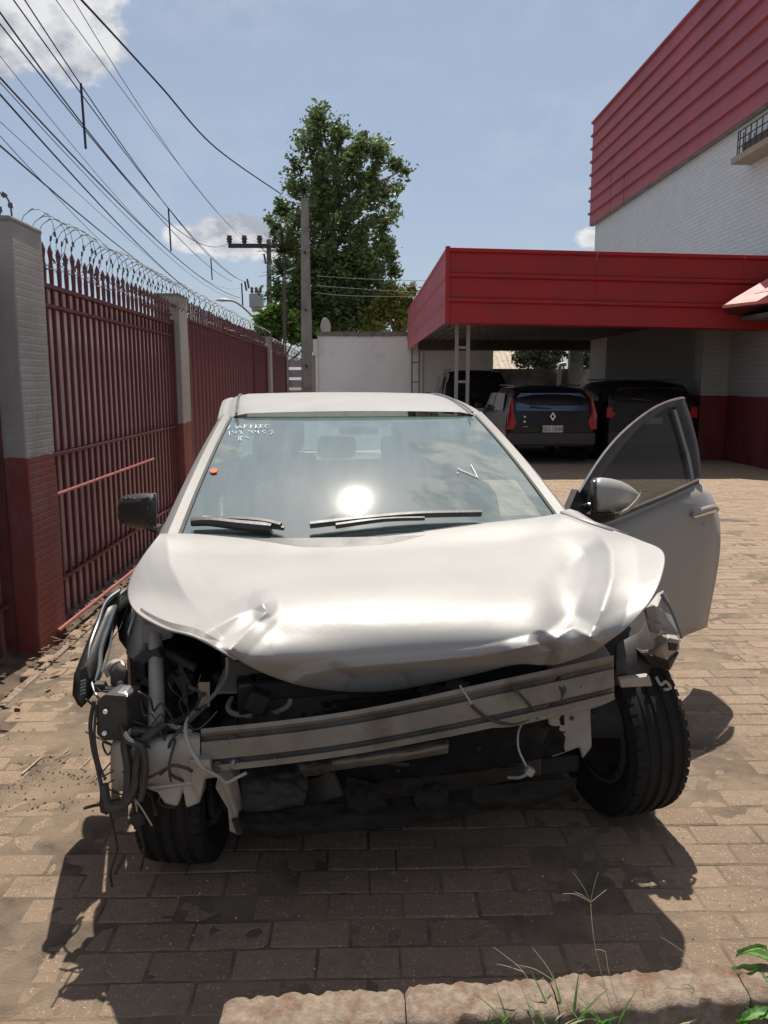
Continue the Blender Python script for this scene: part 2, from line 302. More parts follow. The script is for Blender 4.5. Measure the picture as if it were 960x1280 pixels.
# ------------------------------------------------------------------ mesh builder
class MB:
    def __init__(s): s.v = []; s.f = []; s.m = []; s.mats = []; s.k = 0
    def use(s, m):
        if m not in s.mats: s.mats.append(m)
        s.k = s.mats.index(m); return s
    def add(s, vs, fs):
        n = len(s.v); s.v += [Vector(v) for v in vs]
        for f in fs: s.f.append([i + n for i in f]); s.m.append(s.k)
        return s
    def box(s, a, b, rot=None, at=None):
        x0, y0, z0 = a; x1, y1, z1 = b
        vs = [Vector(p) for p in ((x0,y0,z0),(x1,y0,z0),(x1,y1,z0),(x0,y1,z0),(x0,y0,z1),(x1,y0,z1),(x1,y1,z1),(x0,y1,z1))]
        if rot is not None: vs = [rot @ v for v in vs]
        if at is not None: vs = [v + Vector(at) for v in vs]
        return s.add(vs, [(0,3,2,1),(4,5,6,7),(0,1,5,4),(1,2,6,5),(2,3,7,6),(3,0,4,7)])
    def bar(s, a, b, w, h=None, up=(0, 0, 1)):
        a = Vector(a); b = Vector(b); h = h or w; d = (b - a).normalized(); u = Vector(up)
        if abs(d.dot(u)) > .98: u = Vector((0, 1, 0))
        x = d.cross(u).normalized() * w / 2; y = x.cross(d).normalized() * h / 2
        vs = [a-x-y, a+x-y, a+x+y, a-x+y, b-x-y, b+x-y, b+x+y, b-x+y]
        return s.add(vs, [(3,2,1,0),(4,5,6,7),(0,1,5,4),(1,2,6,5),(2,3,7,6),(3,0,4,7)])
    def tube(s, pts, r, n=8, cap=True, sm=0):
        pts = [Vector(p) for p in pts]
        if sm: pts = spline(pts, sm)
        rs = r if isinstance(r, (list, tuple)) else [r] * len(pts)
        if len(rs) != len(pts): rs = [rs[0] + (rs[-1] - rs[0]) * i / (len(pts) - 1) for i in range(len(pts))]
        vs = []; prev = None
        for i, p in enumerate(pts):
            d = (pts[min(i+1, len(pts)-1)] - pts[max(i-1, 0)])
            d = d.normalized() if d.length > 1e-9 else Vector((0, 0, 1))
            u = prev if prev is not None else (Vector((0, 0, 1)) if abs(d.z) < .9 else Vector((1, 0, 0)))
            x = (u - d * u.dot(d)); x = x.normalized() if x.length > 1e-6 else d.orthogonal().normalized(); prev = x
            y = d.cross(x)
            for k in range(n):
                a = 2 * math.pi * k / n; vs.append(p + (x * math.cos(a) + y * math.sin(a)) * rs[i])
        fs = [(i*n+k, i*n+(k+1) % n, (i+1)*n+(k+1) % n, (i+1)*n+k) for i in range(len(pts)-1) for k in range(n)]
        if cap: fs += [tuple(range(n))[::-1], tuple((len(pts)-1)*n+k for k in range(n))]
        return s.add(vs, fs)
    def grid(s, rows, flip=False, wrap=False):
        nr = len(rows); nc = len(rows[0]); vs = [p for r in rows for p in r]; fs = []
        for i in range(nr-1):
            for j in range(nc if wrap else nc-1):
                j2 = (j+1) % nc; f = (i*nc+j, i*nc+j2, (i+1)*nc+j2, (i+1)*nc+j); fs.append(f[::-1] if flip else f)
        return s.add(vs, fs)
    def prism(s, poly, ext):
        n = len(poly); poly = [Vector(p) for p in poly]; e = Vector(ext)
        return s.add(poly + [p + e for p in poly], [tuple(range(n))[::-1], tuple(range(n, 2*n))] + [(i, (i+1) % n, n+(i+1) % n, n+i) for i in range(n)])
    def build(s, name, m=None, parent=None, smooth=False, bevel=0, solid=0, seg=2, angle=None, kind=None, subsurf=0):
        org = parent_org(parent) if parent is not None else Vector((0, 0, 0))
        me = bpy.data.meshes.new(name); me.from_pydata([tuple(v - org) for v in s.v], [], s.f)
        ms = s.mats or [m]
        for q in ms: me.materials.append(q)
        for i, p in enumerate(me.polygons): p.material_index = s.m[i] if s.mats else 0; p.use_smooth = smooth
        bm = bmesh.new(); bm.from_mesh(me); bmesh.ops.recalc_face_normals(bm, faces=bm.faces) if not solid else None
        if smooth and not solid:
            for e in bm.edges:
                if len(e.link_faces) == 2 and e.calc_face_angle(0) > R(angle or 42): e.smooth = False
        bm.to_mesh(me); bm.free(); me.update()
        o = bpy.data.objects.new(name, me); COL.objects.link(o)
        if parent is not None: o.parent = parent
        if solid:
            q = o.modifiers.new('solid', 'SOLIDIFY'); q.thickness = solid; q.offset = 0
        if bevel:
            q = o.modifiers.new('bevel', 'BEVEL'); q.width = bevel; q.segments = seg; q.limit_method = 'ANGLE'; q.angle_limit = R(35)
        if subsurf:
            q = o.modifiers.new('sub', 'SUBSURF'); q.levels = subsurf; q.render_levels = subsurf
        if kind: o['kind'] = kind
        return o
def parent_org(p):
    v = Vector((0, 0, 0))
    while p is not None: v += Vector(p.location); p = p.parent
    return v
def spline(pts, k=6):
    out = []
    for i in range(len(pts)-1):
        p0 = pts[max(i-1, 0)]; p1 = pts[i]; p2 = pts[i+1]; p3 = pts[min(i+2, len(pts)-1)]
        for j in range(k):
            t = j / k
            out.append(.5*((2*p1)+(p2-p0)*t+(2*p0-5*p1+4*p2-p3)*t*t+(3*p1-p0-3*p2+p3)*t**3))
    out.append(pts[-1]); return out
def thing(name, loc, label, cat, group=None):
    o = bpy.data.objects.new(name, None); COL.objects.link(o); o.location = loc; o.empty_display_size = .1
    o['label'] = label; o['category'] = cat
    if group: o['group'] = group
    return o
def tag(o, label, cat, group=None):
    o['label'] = label; o['category'] = cat
    if group: o['group'] = group
    return o
def structure(o): o['kind'] = 'structure'; return o
def B(): return MB()
def copy_tree(o, parent=None, skip=()):
    c = o.copy(); COL.objects.link(c); c.parent = parent
    for ch in [x for x in S.objects if x.parent == o and x.name not in skip]: copy_tree(ch, c)
    return c
def lathe(mb, prof, origin, axis, n=24):
    axis = Vector(axis).normalized(); x = axis.orthogonal().normalized(); y = axis.cross(x); rows = []
    for (a, r) in prof:
        rows.append([Vector(origin) + axis * a + (x*math.cos(2*math.pi*k/n) + y*math.sin(2*math.pi*k/n)) * r for k in range(n)])
    return mb.grid(rows, wrap=True)

# ================================================================== SETTING
g = B(); g.add([(-300,-200,-.13),(300,-200,-.13),(300,600,-.13),(-300,600,-.13)], [(0,1,2,3)])
structure(g.build('ground', M['soil']))
g = B(); g.add([(-1.78,-3,-.007),(-.36,-3,-.007),(-.36,1.66,-.007),(4.2,1.95,-.007),(30,1.95,-.007),(30,30,-.007),(-1.78,30,-.007)], [(0,1,2,3,4,5,6)])
paving = structure(g.build('paving', M['joint']))
rows = []; yv = [1.2]
while yv[-1] < 9: yv.append(yv[-1] + .012 + .004*yv[-1])
xv = [-1.78 + .022*k for k in range(330)]
for y in yv:
    rows.append([(x, y, -.0022 + .0045*noise.noise((x*2.2, y*2.2, 1)) + .003*noise.noise((x*17, y*17, 4)) + (.002 if x < -.9 else 0)) for x in xv if x < .65*y + 1.2 or True])
g = B().grid(rows)
g.f = [f for f in g.f if not (sum(g.v[i].x for i in f)/4 > -.40 and sum(g.v[i].y for i in f)/4 < 1.66+.063*(sum(g.v[i].x for i in f)/4+.33)+.05) and sum(g.v[i].x for i in f)/4 < .62*sum(g.v[i].y for i in f)/4+1.3]
g.m = [0]*len(g.f)
g.build('joint_fill', M['joint'], paving, smooth=True, kind='stuff')
# pavers: running bond
LX, LY, GAP = .225, .118, .005
def paver_mesh(name, sx=LX-GAP, sy=LY-GAP, zt=0.0, c=.005):
    x, y = sx/2, sy/2; vs = []
    for (dx, z) in ((0, zt-.05), (0, zt-c*.8), (c, zt)):
        vs += [(-x+dx,-y+dx,z),(x-dx,-y+dx,z),(x-dx,y-dx,z),(-x+dx,y-dx,z)]
    fs = [(8,9,10,11)] + [(a+k, a+(k+1)%4, a+4+(k+1)%4, a+4+k) for a in (0,4) for k in range(4)]
    return vs, fs
pv, pf = paver_mesh('p')
pme = bpy.data.meshes.new('paver'); pme.from_pydata(pv, [], pf); pme.materials.append(M['paver'])
spots = []
kl = lambda x: 1.715 + .063*(x+.33)           # back edge of the kerb
j = 0; yy = 1.12
while yy < 15.2:
    xx = -1.70 + (LX/2 if j % 2 else 0) + random.uniform(-.035, .035)
    while xx < min(10.5, .62*yy + 1.6):
        if not (xx > -.46 and yy < kl(xx) + LY/2): spots.append((xx + random.uniform(-.002,.002), yy + random.uniform(-.002,.002)))
        xx += LX
    yy += LY; j += 1
def inview(x, y):
    dx, dy, dz = x, y, -CAMZ; f = dx*math.sin(YAW)+dy*math.cos(YAW); l = dx*math.cos(YAW)-dy*math.sin(YAW)
    zc = f*math.cos(PITCH)-dz*math.sin(PITCH); v = f*math.sin(PITCH)+dz*math.cos(PITCH)
    px, py = 480+F*l/zc, 640-F*v/zc
    return -5 < px < 965 and py < 1290 and not (150 < px < 840 and py < 1010 and y > 2.3)
near = sorted([s for s in spots if inview(*s)], key=lambda s: s[1])[:300]; ns = set(near)
for s in near:
    o = bpy.data.objects.new('paver', pme); COL.objects.link(o); o.parent = paving
    o.location = (s[0], s[1], random.uniform(-.003, .002)); o.rotation_euler = (random.uniform(-.012,.012), random.uniform(-.008,.008), random.uniform(-.012,.012))
g = B()
for s in spots:
    if s in ns: continue
    z = random.uniform(-.003, .002); tx, ty = random.uniform(-.01,.01), random.uniform(-.01,.01)
    g.add([(s[0]+v[0], s[1]+v[1], v[2]+z+v[0]*tx+v[1]*ty) for v in pv], pf)
g.build('paver', M['paver'], paving, kind='stuff')
g = B(); g.add([(-1.78,14.9,-.006),(30,14.9,-.006),(30,30,-.006),(-1.78,30,-.006)], [(0,1,2,3)])
structure(g.build('yard_floor', mat('worn yard concrete', (.26,.21,.17), .9, 0, .25, 1.5, coords='W', bump=.5, bscale=20)))
# soil strip along the fence, uneven
rows = []
for i in range(120):
    y = -1 + i*.18; r = []
    for k in range(9):
        x = -1.74 - k*.09
        z = -.012 + .02*noise.noise((x*6, y*5, 0)) + (.012 if 1 < k < 7 else -.02) + .012*noise.noise((x*25, y*22, 3))
        r.append((x + .02*noise.noise((y*3, 1, k)), y, z))
    rows.append(r)
structure(B().grid(rows).build('soil_strip', M['soil'], smooth=True))
# low concrete edging between paving and soil strip
g = B(); e = structure(g.box((-1.775, -1, -.05), (-1.735, .2, .012)).build('paving_edging', M['kerb']))
for k in range(14):
    y0 = .2 + k*1.0
    B().box((-1.775+random.uniform(-.006,.006), y0+.004, -.05), (-1.735, y0+.996, .010+random.uniform(-.004,.006))).build('edging_block', M['kerb'], e, bevel=.005)
# kerb stones
kerb = structure(B().box((-.33, 1.60, -.12), (3.6, 1.63, -.06)).build('kerb', M['joint']))
x0 = -.335
for L in (.43, .36, .47, .42, .5, .5, .5):
    x1 = x0 + L; rows = []; nx = 60
    prof = [(-.0,-.13),(-.0,.088),(.008,.1),(.03,.102),(.055,.103),(.08,.103),(.108,.101),(.116,.09),(.118,-.13)]
    for i in range(nx+1):
        x = x0 + .0015 + (L-.003)*i/nx; yb = kl(x) - .122; r = []
        end = .006 if i in (0, nx) else (.002 if i in (1, nx-1) else 0)
        for (dy, z) in prof:
            nn = noise.noise((x*14, dy*30, z*20))*.007 + noise.noise((x*60, dy*50, z*60))*.006
            r.append((x, yb + dy + nn + (end if dy < .05 else -end), z + nn*.8 - (end if z > .05 else 0)))
        rows.append(r)
    g = B().grid(rows); g.add([rows[0][k] for k in range(9)], [tuple(range(9))]); g.add([rows[-1][k] for k in range(9)], [tuple(range(9))[::-1]])
    g.build('kerb_stone', M['kerb'], kerb, smooth=True, angle=60); x0 = x1
# ------------------------------------------------------------------ fence
GX = -1.95
def brick_pillar(x0, x1, y0, y1, h, label):
    t = thing('brick_pillar', ((x0+x1)/2, (y0+y1)/2, 0), label, 'pillar', 'pillars of the red fence')
    rows = []
    for k in range(25):
        z = -.15 + (h+.15)*k/24; q = []
        for (a, b) in ((x0,y0),(x1,y0),(x1,y1),(x0,y1)): q.append((a+noise.noise((a,z*2,b))*.006, b+noise.noise((b,z*3,a))*.006, z))
        rows.append(q)
    g = B().grid(rows, wrap=True); g.build('shaft', M['pillarm'], t, bevel=.008)
    B().box((x0-.006,y0-.006,h-.002),(x1+.006,y1+.006,h+.03)).build('cap', M['conc'], t, bevel=.012)
    return t
brick_pillar(-2.12, -1.87, 4.5, 4.92, 2.40, 'nearest fence pillar, grey above and red below, at the left of the photo')
brick_pillar(-2.12, -1.87, 8.45, 8.85, 2.42, 'second fence pillar between the barred gate and the solid red sheets')
brick_pillar(-2.12, -1.87, 16.6, 17.0, 2.43, 'slim third fence pillar far along beside the last red sheet')
def fence_panel(y0, y1, pitch, label, solid=False, zt=2.16, spike=.23, x=GX, lowpipe=True):
    t = thing('fence_panel', (x, (y0+y1)/2, 0), label, 'fence', 'panels of the red fence')
    if solid:
        rows = []; n = int((y1-y0)/.06)
        for k in range(n+1):
            yy = y0 + (y1-y0)*k/n; dx = .007*(1 if k % 4 in (1, 2) else 0)
            rows.append([(x+dx, yy, .06), (x+dx, yy, zt)])
        B().grid(rows).build('sheet', M['redsheet'], t)
    else:
        g = B()
        g.box((x-.05, y0, .05), (x-.045, y1, zt-.02)); g.build('backing_sheet', M['sheet'], t)
    n = int((y1-y0)/pitch); bm = None
    for k in range(n):
        yy = y0 + .06 + k*pitch
        if bm is None:
            if solid:
                g = B().box((x-.006, yy-.010, zt-.02), (x+.008, yy+.010, zt+spike))
            else:
                g = B().box((x-.011, yy-.011, .04), (x+.009, yy+.011, zt))
                g.grid([[(x+a*f, yy+b*f, z) for a, b in ((-1,-1),(1,-1),(1,1),(-1,1))] for f, z in ((.010,zt+.001),(.012,zt+.08),(.008,zt+.14),(.013,zt+.19),(.008,zt+spike-.02),(.002,zt+spike))], wrap=True)
            bm = g.build('spike' if solid else 'bar', M['barred'], t); by = yy
        else:
            o = bm.copy(); COL.objects.link(o); o.parent = t; o.location = (0, yy-by, random.uniform(-.01,.01)); o.rotation_euler = (random.uniform(-.003,.003), 0, 0)
    for z in ((zt-.02, zt-.14, 1.10, .30) if not solid else (zt,)):
        B().box((x-.03, y0, z-.012), (x-.012 if z < zt-.05 else x+.02, y1, z+.012)).build('rail', M['barred'], t)
        if z < zt-.05: B().box((x+.010, y0, z-.010), (x+.018, y1, z+.010)).build('rail', M['barred'], t)
    for yy in ((y0, y1) if not solid else (y0, (y0+y1)*.5+1.9, y1)):
        B().box((x-.03, yy-.02 if yy > y0 else yy, .02), (x+.03, yy+.025 if yy < y1 else yy, zt+.02)).build('frame_post', M['barred'], t)
    return t
ga = fence_panel(4.94, 8.43, .128, 'barred red gate panel between the first and second pillars')
B().tube([(GX+.04, 4.95, .86), (GX+.04, 7.35, .86)], .011, 8).build('middle_pipe', M['piper'], ga)
B().tube([(GX+.09, 4.75, .055), (GX+.11, 8.3, .05)], .012, 8).build('lower_pipe', M['piper'], ga)
for z in (2.22, 2.32): B().box((GX+.0, 7.3, z), (GX+.015, 8.43, z+.02)).build('top_strap', M['barred'], ga)
B().box((GX+.02, 7.2, 2.31), (GX+.045, 9.1, 2.335)).build('top_strap', M['barred'], ga)
gb = fence_panel(1.2, 4.48, .128, 'nearest red barred fence panel cut off at the left edge', x=-2.02)
B().tube([(-1.97, 2.2, .80), (-1.97, 4.3, .80)], .011, 8).build('middle_pipe', M['piper'], gb)
fence_panel(8.9, 16.58, .10, 'long panel of solid dark red sheet with spikes beyond the second pillar', solid=True, zt=2.24, spike=.2)
fence_panel(17.05, 20.6, .12, 'short farthest solid red sheet panel near the concrete pole', solid=True, zt=2.24, spike=.2)
# razor wire coils
def razor(y0, y1, x, zc, r, pitch, label, name='razor_wire'):
    g = B(); pts = []; n = int((y1-y0)/pitch*14); 
    for k in range(n+1):
        a = 2*math.pi*k/14; yy = y0 + (y1-y0)*k/n
        rr = r*(1+.12*noise.noise((yy*2, x, 0)))
        pts.append(Vector((x+rr*math.cos(a)*.8 + .03*noise.noise((yy*3,5,0)), yy+.05*noise.noise((yy*5,9,0)), zc+rr*math.sin(a)+.03*noise.noise((yy*2,3,3)))))
    thin = .0014 + .00013*y0
    g.tube(pts, thin, 5)
    for k in range(0, n, 2 if y0 < 10 else 4):
        p = pts[k]; d = (pts[k+1]-p).normalized(); s = d.orthogonal().normalized()*(.008 if y0 < 10 else .014)
        g.add([p-d*.02+s, p+d*.02+s, p+d*.012-s, p-d*.012-s], [(0,1,2,3)])
    o = g.build(name, M['wire']); tag(o, label, 'razor wire', 'razor wire along the fence top'); return o
razor(4.97, 8.6, -1.93, 2.41, .155, .15, 'coiled razor wire over the spikes of the barred gate')
razor(8.7, 16.6, -1.93, 2.44, .14, .3, 'coiled razor wire over the long solid red panel')
razor(17, 26, -1.93, 2.34, .14, .3, 'tangled razor wire on the far end of the fence by the concrete pole')
# the big loose loop above the nearest pillar
g = B(); pts = []
for k in range(40):
    a = math.pi*(1.15 - 1.55*k/39); pts.append(Vector((-2.09 + .20*math.cos(a), 4.40+.006*k, 2.47 + .15*math.sin(a)+.01*math.sin(k))))
pts2 = [p + Vector((-.10+.03*math.sin(i*.5), .03, .03*math.cos(i*.4)-.02)) for i, p in enumerate(pts)]
for pp in (pts, pts2):
    g.tube(pp, .005, 6)
    for k in range(1, 39, 3):
        p = pp[k]; d = (pp[k+1]-p).normalized(); s = d.cross(Vector((0,1,0))).normalized()*.013
        g.add([p-d*.016+s, p+d*.016+s, p+d*.010-s, p-d*.010-s], [(0,1,2,3)]); g.tube([p-d*.012, p+d*.012], .008, 6)
tag(g.build('razor_wire', M['wire']), 'loose looped razor wire above the nearest grey pillar', 'razor wire', 'razor wire along the fence top')
# ------------------------------------------------------------------ grey gate, end of fence
t = thing('grey_gate', (-1.6, 24.4, 0), 'small grey slatted gate at the far end of the fence', 'gate')
for x in (-2.3, -1.72, -1.5): B().box((x, 24.3, 0), (x+.1, 24.42, 2.35)).build('gate_post', M['conc'], t)
for k in range(7): B().box((-2.2, 24.34, .2+k*.3), (-1.5, 24.37, .42+k*.3)).build('board', M['conc'], t)
# concrete pole
t = thing('concrete_pole', (-1.22, 18, 0), 'tall tapering grey concrete pole standing before the tree', 'pole')
g = B(); rows = []
for k in range(15):
    z = 5.42*k/14; a = .145 - .07*z/5.42; b_ = a*.85
    rows.append([(-1.22-a, 18-b_, z), (-1.22+a, 18-b_, z), (-1.22+a, 18+b_, z), (-1.22-a, 18+b_, z)])
g.grid(rows, wrap=True); g.add(rows[-1], [(0,1,2,3)]); g.build('shaft', M['conc'], t, bevel=.015)
for z in (1.9, 3.1, 4.3): B().tube([(-1.22, 17.82-.02, z), (-1.22, 17.9, z)], .025, 8).build('bolt_hole', M['cable'], t)
# ------------------------------------------------------------------ back wall
t = thing('white_wall', (2, 26.8, 0), 'off white rendered wall with stained top at the end of the yard', 'wall')
B().box((-1.46, 26.9, 0), (2.0, 27.1, 3.1)).build('wall_panel', M['wallback'], t)
rows = []
for k in range(60):
    x = -1.5 + 3.5*k/59; z = 3.1; n_ = .05*abs(noise.noise((x*5, 0, 0)))
    rows.append([(x, 26.86, z-.04-n_), (x, 26.85, z+.09+n_*.7), (x, 27.15, z+.09+n_), (x, 27.15, z-.04)])
B().grid(rows).build('stained_top', M['wallcap'], t, smooth=False)
B().box((-1.62, 26.85, 0), (-1.462, 29, 2.95)).build('wall_return', M['wallback'], t)
t = thing('low_wall', (5, 27.2, 0), 'dirty low grey wall behind the parked cars under the carport', 'wall')
B().box((2.0, 26.95, 0), (4.35, 27.1, 3.0)).build('wall_panel', M['wallback'], t)
B().box((4.35, 26.95, 0), (9, 27.1, 2.0)).build('wall_panel', mat('stained grey wall', (.26,.25,.235), .9, 0, .3, 2., coords='W', col2=(.07,.065,.06), c2scale=1.6, c2lo=.45, c2hi=.7), t)
B().box((6.85, 26.7, 0), (7.3, 26.94, 3.2)).build('wall_column', M['conc'], t)
o = B().tube([(6.55, 26.85, 0), (6.55, 26.85, 1.95), (6.57, 26.83, 2.12), (6.75, 26.83, 2.16)], .075, 10).build('drain_pipe', M['pvc'], smooth=True); tag(o, 'white plastic pipe with a bend against the low grey wall', 'pipe')
# satellite dish
t = thing('satellite_dish', (-1.15, 27.4, 3.1), 'pale mesh satellite dish peeking over the white wall beside the pole', 'dish')
g = B(); rows = []
for i in range(7):
    r = .30*i/6; rows.append([Vector((-1.33+.12*(r/.30)**2 + r*.5*math.cos(a), 27.4+r*math.cos(a)*.8, 3.38+r*math.sin(a))) for a in [2*math.pi*k/20 for k in range(20)]])
g.grid(rows, wrap=True); g.build('reflector', M['dish'], t, solid=.01)
B().tube([(-1.33, 27.4, 2.9), (-1.33, 27.4, 3.35)], .025, 8).build('mast', M['lattice'], t)
# far tiled roof house
t = thing('tiled_house', (5.0, 33, 0), 'far house with weathered tile roof seen below the carport roof', 'house')
B().box((3.4, 32, 0), (6.6, 36, 1.95)).build('wall', M['wallback'], t)
for j in range(6):
    for k in range(16):
        x = 3.3 + .21*k; y = 31.6 + .42*j; z = 1.98 + .19*j; rows = []
        if j == 0 and k == 0:
            for i in range(2):
                rows.append([(x + .115*(1-math.cos(a))*.95 , y + .46*i, z + .07*math.sin(a) + .21*i) for a in [math.pi*q/6 for q in range(7)]])
            tl = B().grid(rows).build('roof_tile', M['tile'], t, solid=.015); tl0 = (x, y, z)
        else:
            o = tl.copy(); COL.objects.link(o); o.parent = t; o.location = (x-tl0[0]+random.uniform(-.01,.01), y-tl0[1], z-tl0[2]+random.uniform(-.008,.012))
B().add([(3.3,31.6,1.95),(6.7,31.6,1.95),(6.7,34.2,3.14),(3.3,34.2,3.14)], [(0,1,2,3)]).build('roof_deck', M['wallcap'], t)
# ------------------------------------------------------------------ carport
t = thing('carport', (5, 20, 0), 'large flat carport with bright red sheet fascia over the parked cars', 'carport')
CX0, CX1, CY0, CY1, ZB, ZT = 1.50, 9.2, 14.4, 26.85, 2.60, 3.86
def panel(p0, p1, z0, z1, out, mt, parent, name, lip=.035):
    p0 = Vector(p0); p1 = Vector(p1); o = Vector(out); r = []
    prof = [(0.0, z0+.01), (.0, z1-.07), (lip, z1-.045), (lip, z1-.005), (0, z1)]
    for p in (p0, p1): r.append([(p.x+o.x*d, p.y+o.y*d, z) for d, z in prof])
    return B().grid(r).build(name, mt, parent, solid=.006)
H3 = (ZT-ZB)/3
for k in range(3):
    # the front runs a little lower towards the building, as in the photograph
    for (a, b) in ((CX0, 4.1), (4.105, 6.7), (6.705, CX1)):
        dz = lambda x: -.02*(x-CX0)
        z0, z1 = ZB+k*H3, ZB+(k+1)*H3; r = []
        for x in (a, b):
            r.append([(x, CY0-d, z+dz(x)) for d, z in [(0, z0+.006), (0, z1-.09), (.05, z1-.06), (.05, z1-.01), (0, z1)]])
        B().grid(r).build('front_fascia_sheet', M['fascia'], t, solid=.006)
    panel((CX0, CY1, 0), (CX0, CY0, 0), ZB+k*H3, ZB+(k+1)*H3, (-1, 0, 0), M['fascia2'], t, 'side_fascia_sheet')
B().box((CX0-.045, CY0-.045, ZB-.02), (CX0+.03, CY0+.03, ZT+.02)).build('corner_trim', M['fascia'], t, bevel=.004)
B().add([(CX0,CY0,ZB),(CX1,CY0,ZB-.15),(CX1,CY0+.5,ZB-.15),(CX0,CY0+.5,ZB)], [(0,1,2,3)]).build('fascia_soffit', M['fascia'], t, solid=.01)
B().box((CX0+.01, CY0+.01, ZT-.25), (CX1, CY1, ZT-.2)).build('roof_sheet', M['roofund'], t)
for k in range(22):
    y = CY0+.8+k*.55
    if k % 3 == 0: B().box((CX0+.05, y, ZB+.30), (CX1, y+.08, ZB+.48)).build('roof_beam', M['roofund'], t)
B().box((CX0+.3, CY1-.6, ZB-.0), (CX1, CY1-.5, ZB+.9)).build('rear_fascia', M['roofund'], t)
B().box((CX0+.3, CY1-.55, ZB-.04), (CX1, CY1-.45, ZB)).build('rear_beam', M['lattice'], t)
rows = [[(CX0+.05+.12*k, y, ZB+.28+(.04 if k % 2 else 0)) for k in range(64)] for y in (CY0+.4, CY1-.6)]
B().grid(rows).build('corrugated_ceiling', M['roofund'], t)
def lattice_post(x, y, wd, h, label):
    q = thing('lattice_post', (x, y, 0), label, 'post', 'lattice posts of the carport')
    for s in (-1, 1): B().box((x+s*wd/2-.03, y-.03, 0), (x+s*wd/2+.03, y+.03, h)).build('upright', M['lattice'], q)
    z = .3
    while z < h: B().box((x-wd/2+.03, y-.02, z), (x+wd/2-.03, y+.02, z+.045)).build('rung', M['lattice'], q); z += .62
lattice_post(1.84, 14.95, .21, 2.63, 'lattice post at the near corner of the carport')
lattice_post(1.72, 26.2, .24, 2.62, 'lattice post at the far end of the carport against the wall')
# ------------------------------------------------------------------ white building with red fascia
BX = 7.35
t = thing('white_building', (BX+3, 18, 0), 'large white brick building with tall red metal fascia at right', 'building')
B().box((BX, -2, 0), (BX+12, 26.1, 9.0)).build('wall', M['whitewall'], t)
B().box((6.76, 16.0, 0), (BX-.004, 16.4, 3.55)).build('wall_projection', M['shaded_wall'], t)
B().box((BX-.05, 12.6, 0), (BX-.003, 15.997, 3.5)).build('lower_wall_shade', M['shaded_wall'], t)  # added sheet, shade painted as grey over the white wall; carries the dado
B().box((BX-.052, 16.41, 0), (BX-.003, 24.2, 3.52)).build('inner_wall_shade', M['shaded_wall'], t)  # added grey sheet, carport shade painted over the white inner wall
B().box((BX-.02, 24.21, 0), (BX-.003, 26.1, 1.29)).build('painted_dado', M['redsheet'], t)
n = 8; z0, z1 = 6.45, 9.55; hh = (z1-z0)/n
for k in range(n):
    a, b = z0+k*hh, z0+(k+1)*hh; r = []
    for y in (26.35, -2):
        r.append([(BX-.12-d, y, z) for d, z in [(0, a+.012), (0, b-.07), (.07, b-.055), (.07, b-.015), (0, b)]])
    B().grid(r).build('fascia_sheet', M['fascia2'], t, solid=.006)
    r = [[(x, 26.3, a+.01), (x, 26.3, b)] for x in (BX-.12, BX+12)]; B().grid(r).build('fascia_end_sheet', M['fascia2'], t, solid=.006)
B().box((BX-.11, -2, z0-.02), (BX+.0-.002, 26.3, z0+.01)).build('fascia_soffit', M['conc'], t)
B().box((BX-.13, -2, z1), (BX+.2, 26.36, z1+.03)).build('coping', M['fascia2'], t)
for y in (24.2, 23.0): B().box((BX-.128, y, z0), (BX-.119, y+.015, z0+hh*(3 if y > 24 else 2))).build('sheet_joint', M['fascia2d'], t)
# ledge with cage
t = thing('caged_ledge', (7, 15, 5.8), 'beige concrete ledge with a dark wire cage high on the white wall', 'ledge')
B().box((6.98, 13.0, 5.61), (BX-.004, 15.8, 5.72)).build('ledge_slab', M['ledge'], t)
B().box((7.04, 13.0, 5.722), (BX-.004, 15.5, 5.90)).build('unit_block', mat('brown block', (.2,.13,.11), .8), t)  # even brown block behind the cage bars
for k in range(13): B().bar((7.0, 13.0+.21*k, 5.72), (7.0, 13.0+.21*k, 6.13), .016).build('cage_bar', M['cage'], t)
for z in (5.85, 5.99, 6.13): B().bar((7.0, 13.0, z), (7.0, 15.6, z), .016).build('cage_bar', M['cage'], t)
for k in range(4):
    B().bar((7.0+.1*k, 15.6, 5.72), (7.0+.1*k, 15.6, 6.13), .016).build('cage_bar', M['cage'], t)
# awning, sunlit slope
t = thing('red_awning', (6, 11, 2.6), 'sunlit pinkish red sloping awning tip at the right edge below the building', 'awning')
a = P(903, 385, 14.0); b_ = P(1010, 373, 13.2); c_ = P(1010, 322, 14.2)
B().prism([a, b_, c_], (0, 0, .05)).build('slope_sheet', M['awning'], t)
d_ = a + Vector((.62, .13, .12)); 
B().prism([a + Vector((.02,.05,-.02)), b_ + Vector((0,.05,-.02)), b_ + Vector((0,.6,-.12)), a + Vector((.5,.6,-.12))], (0,0,.015)).build('underside', M['redsheet'], t)
g = B().add([P(942, 372, 13.75)+Vector((0,-.03,.06)), P(1000, 362, 13.4)+Vector((0,-.03,.06)), P(1000, 345, 13.8)+Vector((0,-.03,.06))], [(0,1,2)]); g.build('sheet_fold', M['fascia2'], t, solid=.01)
B().box((6.7, 13.0, 2.62), (12, 14.36, 2.70)).build('shading_slab', M['roofund'], t)  # added slab, mostly out of view, to shade the wall and ground
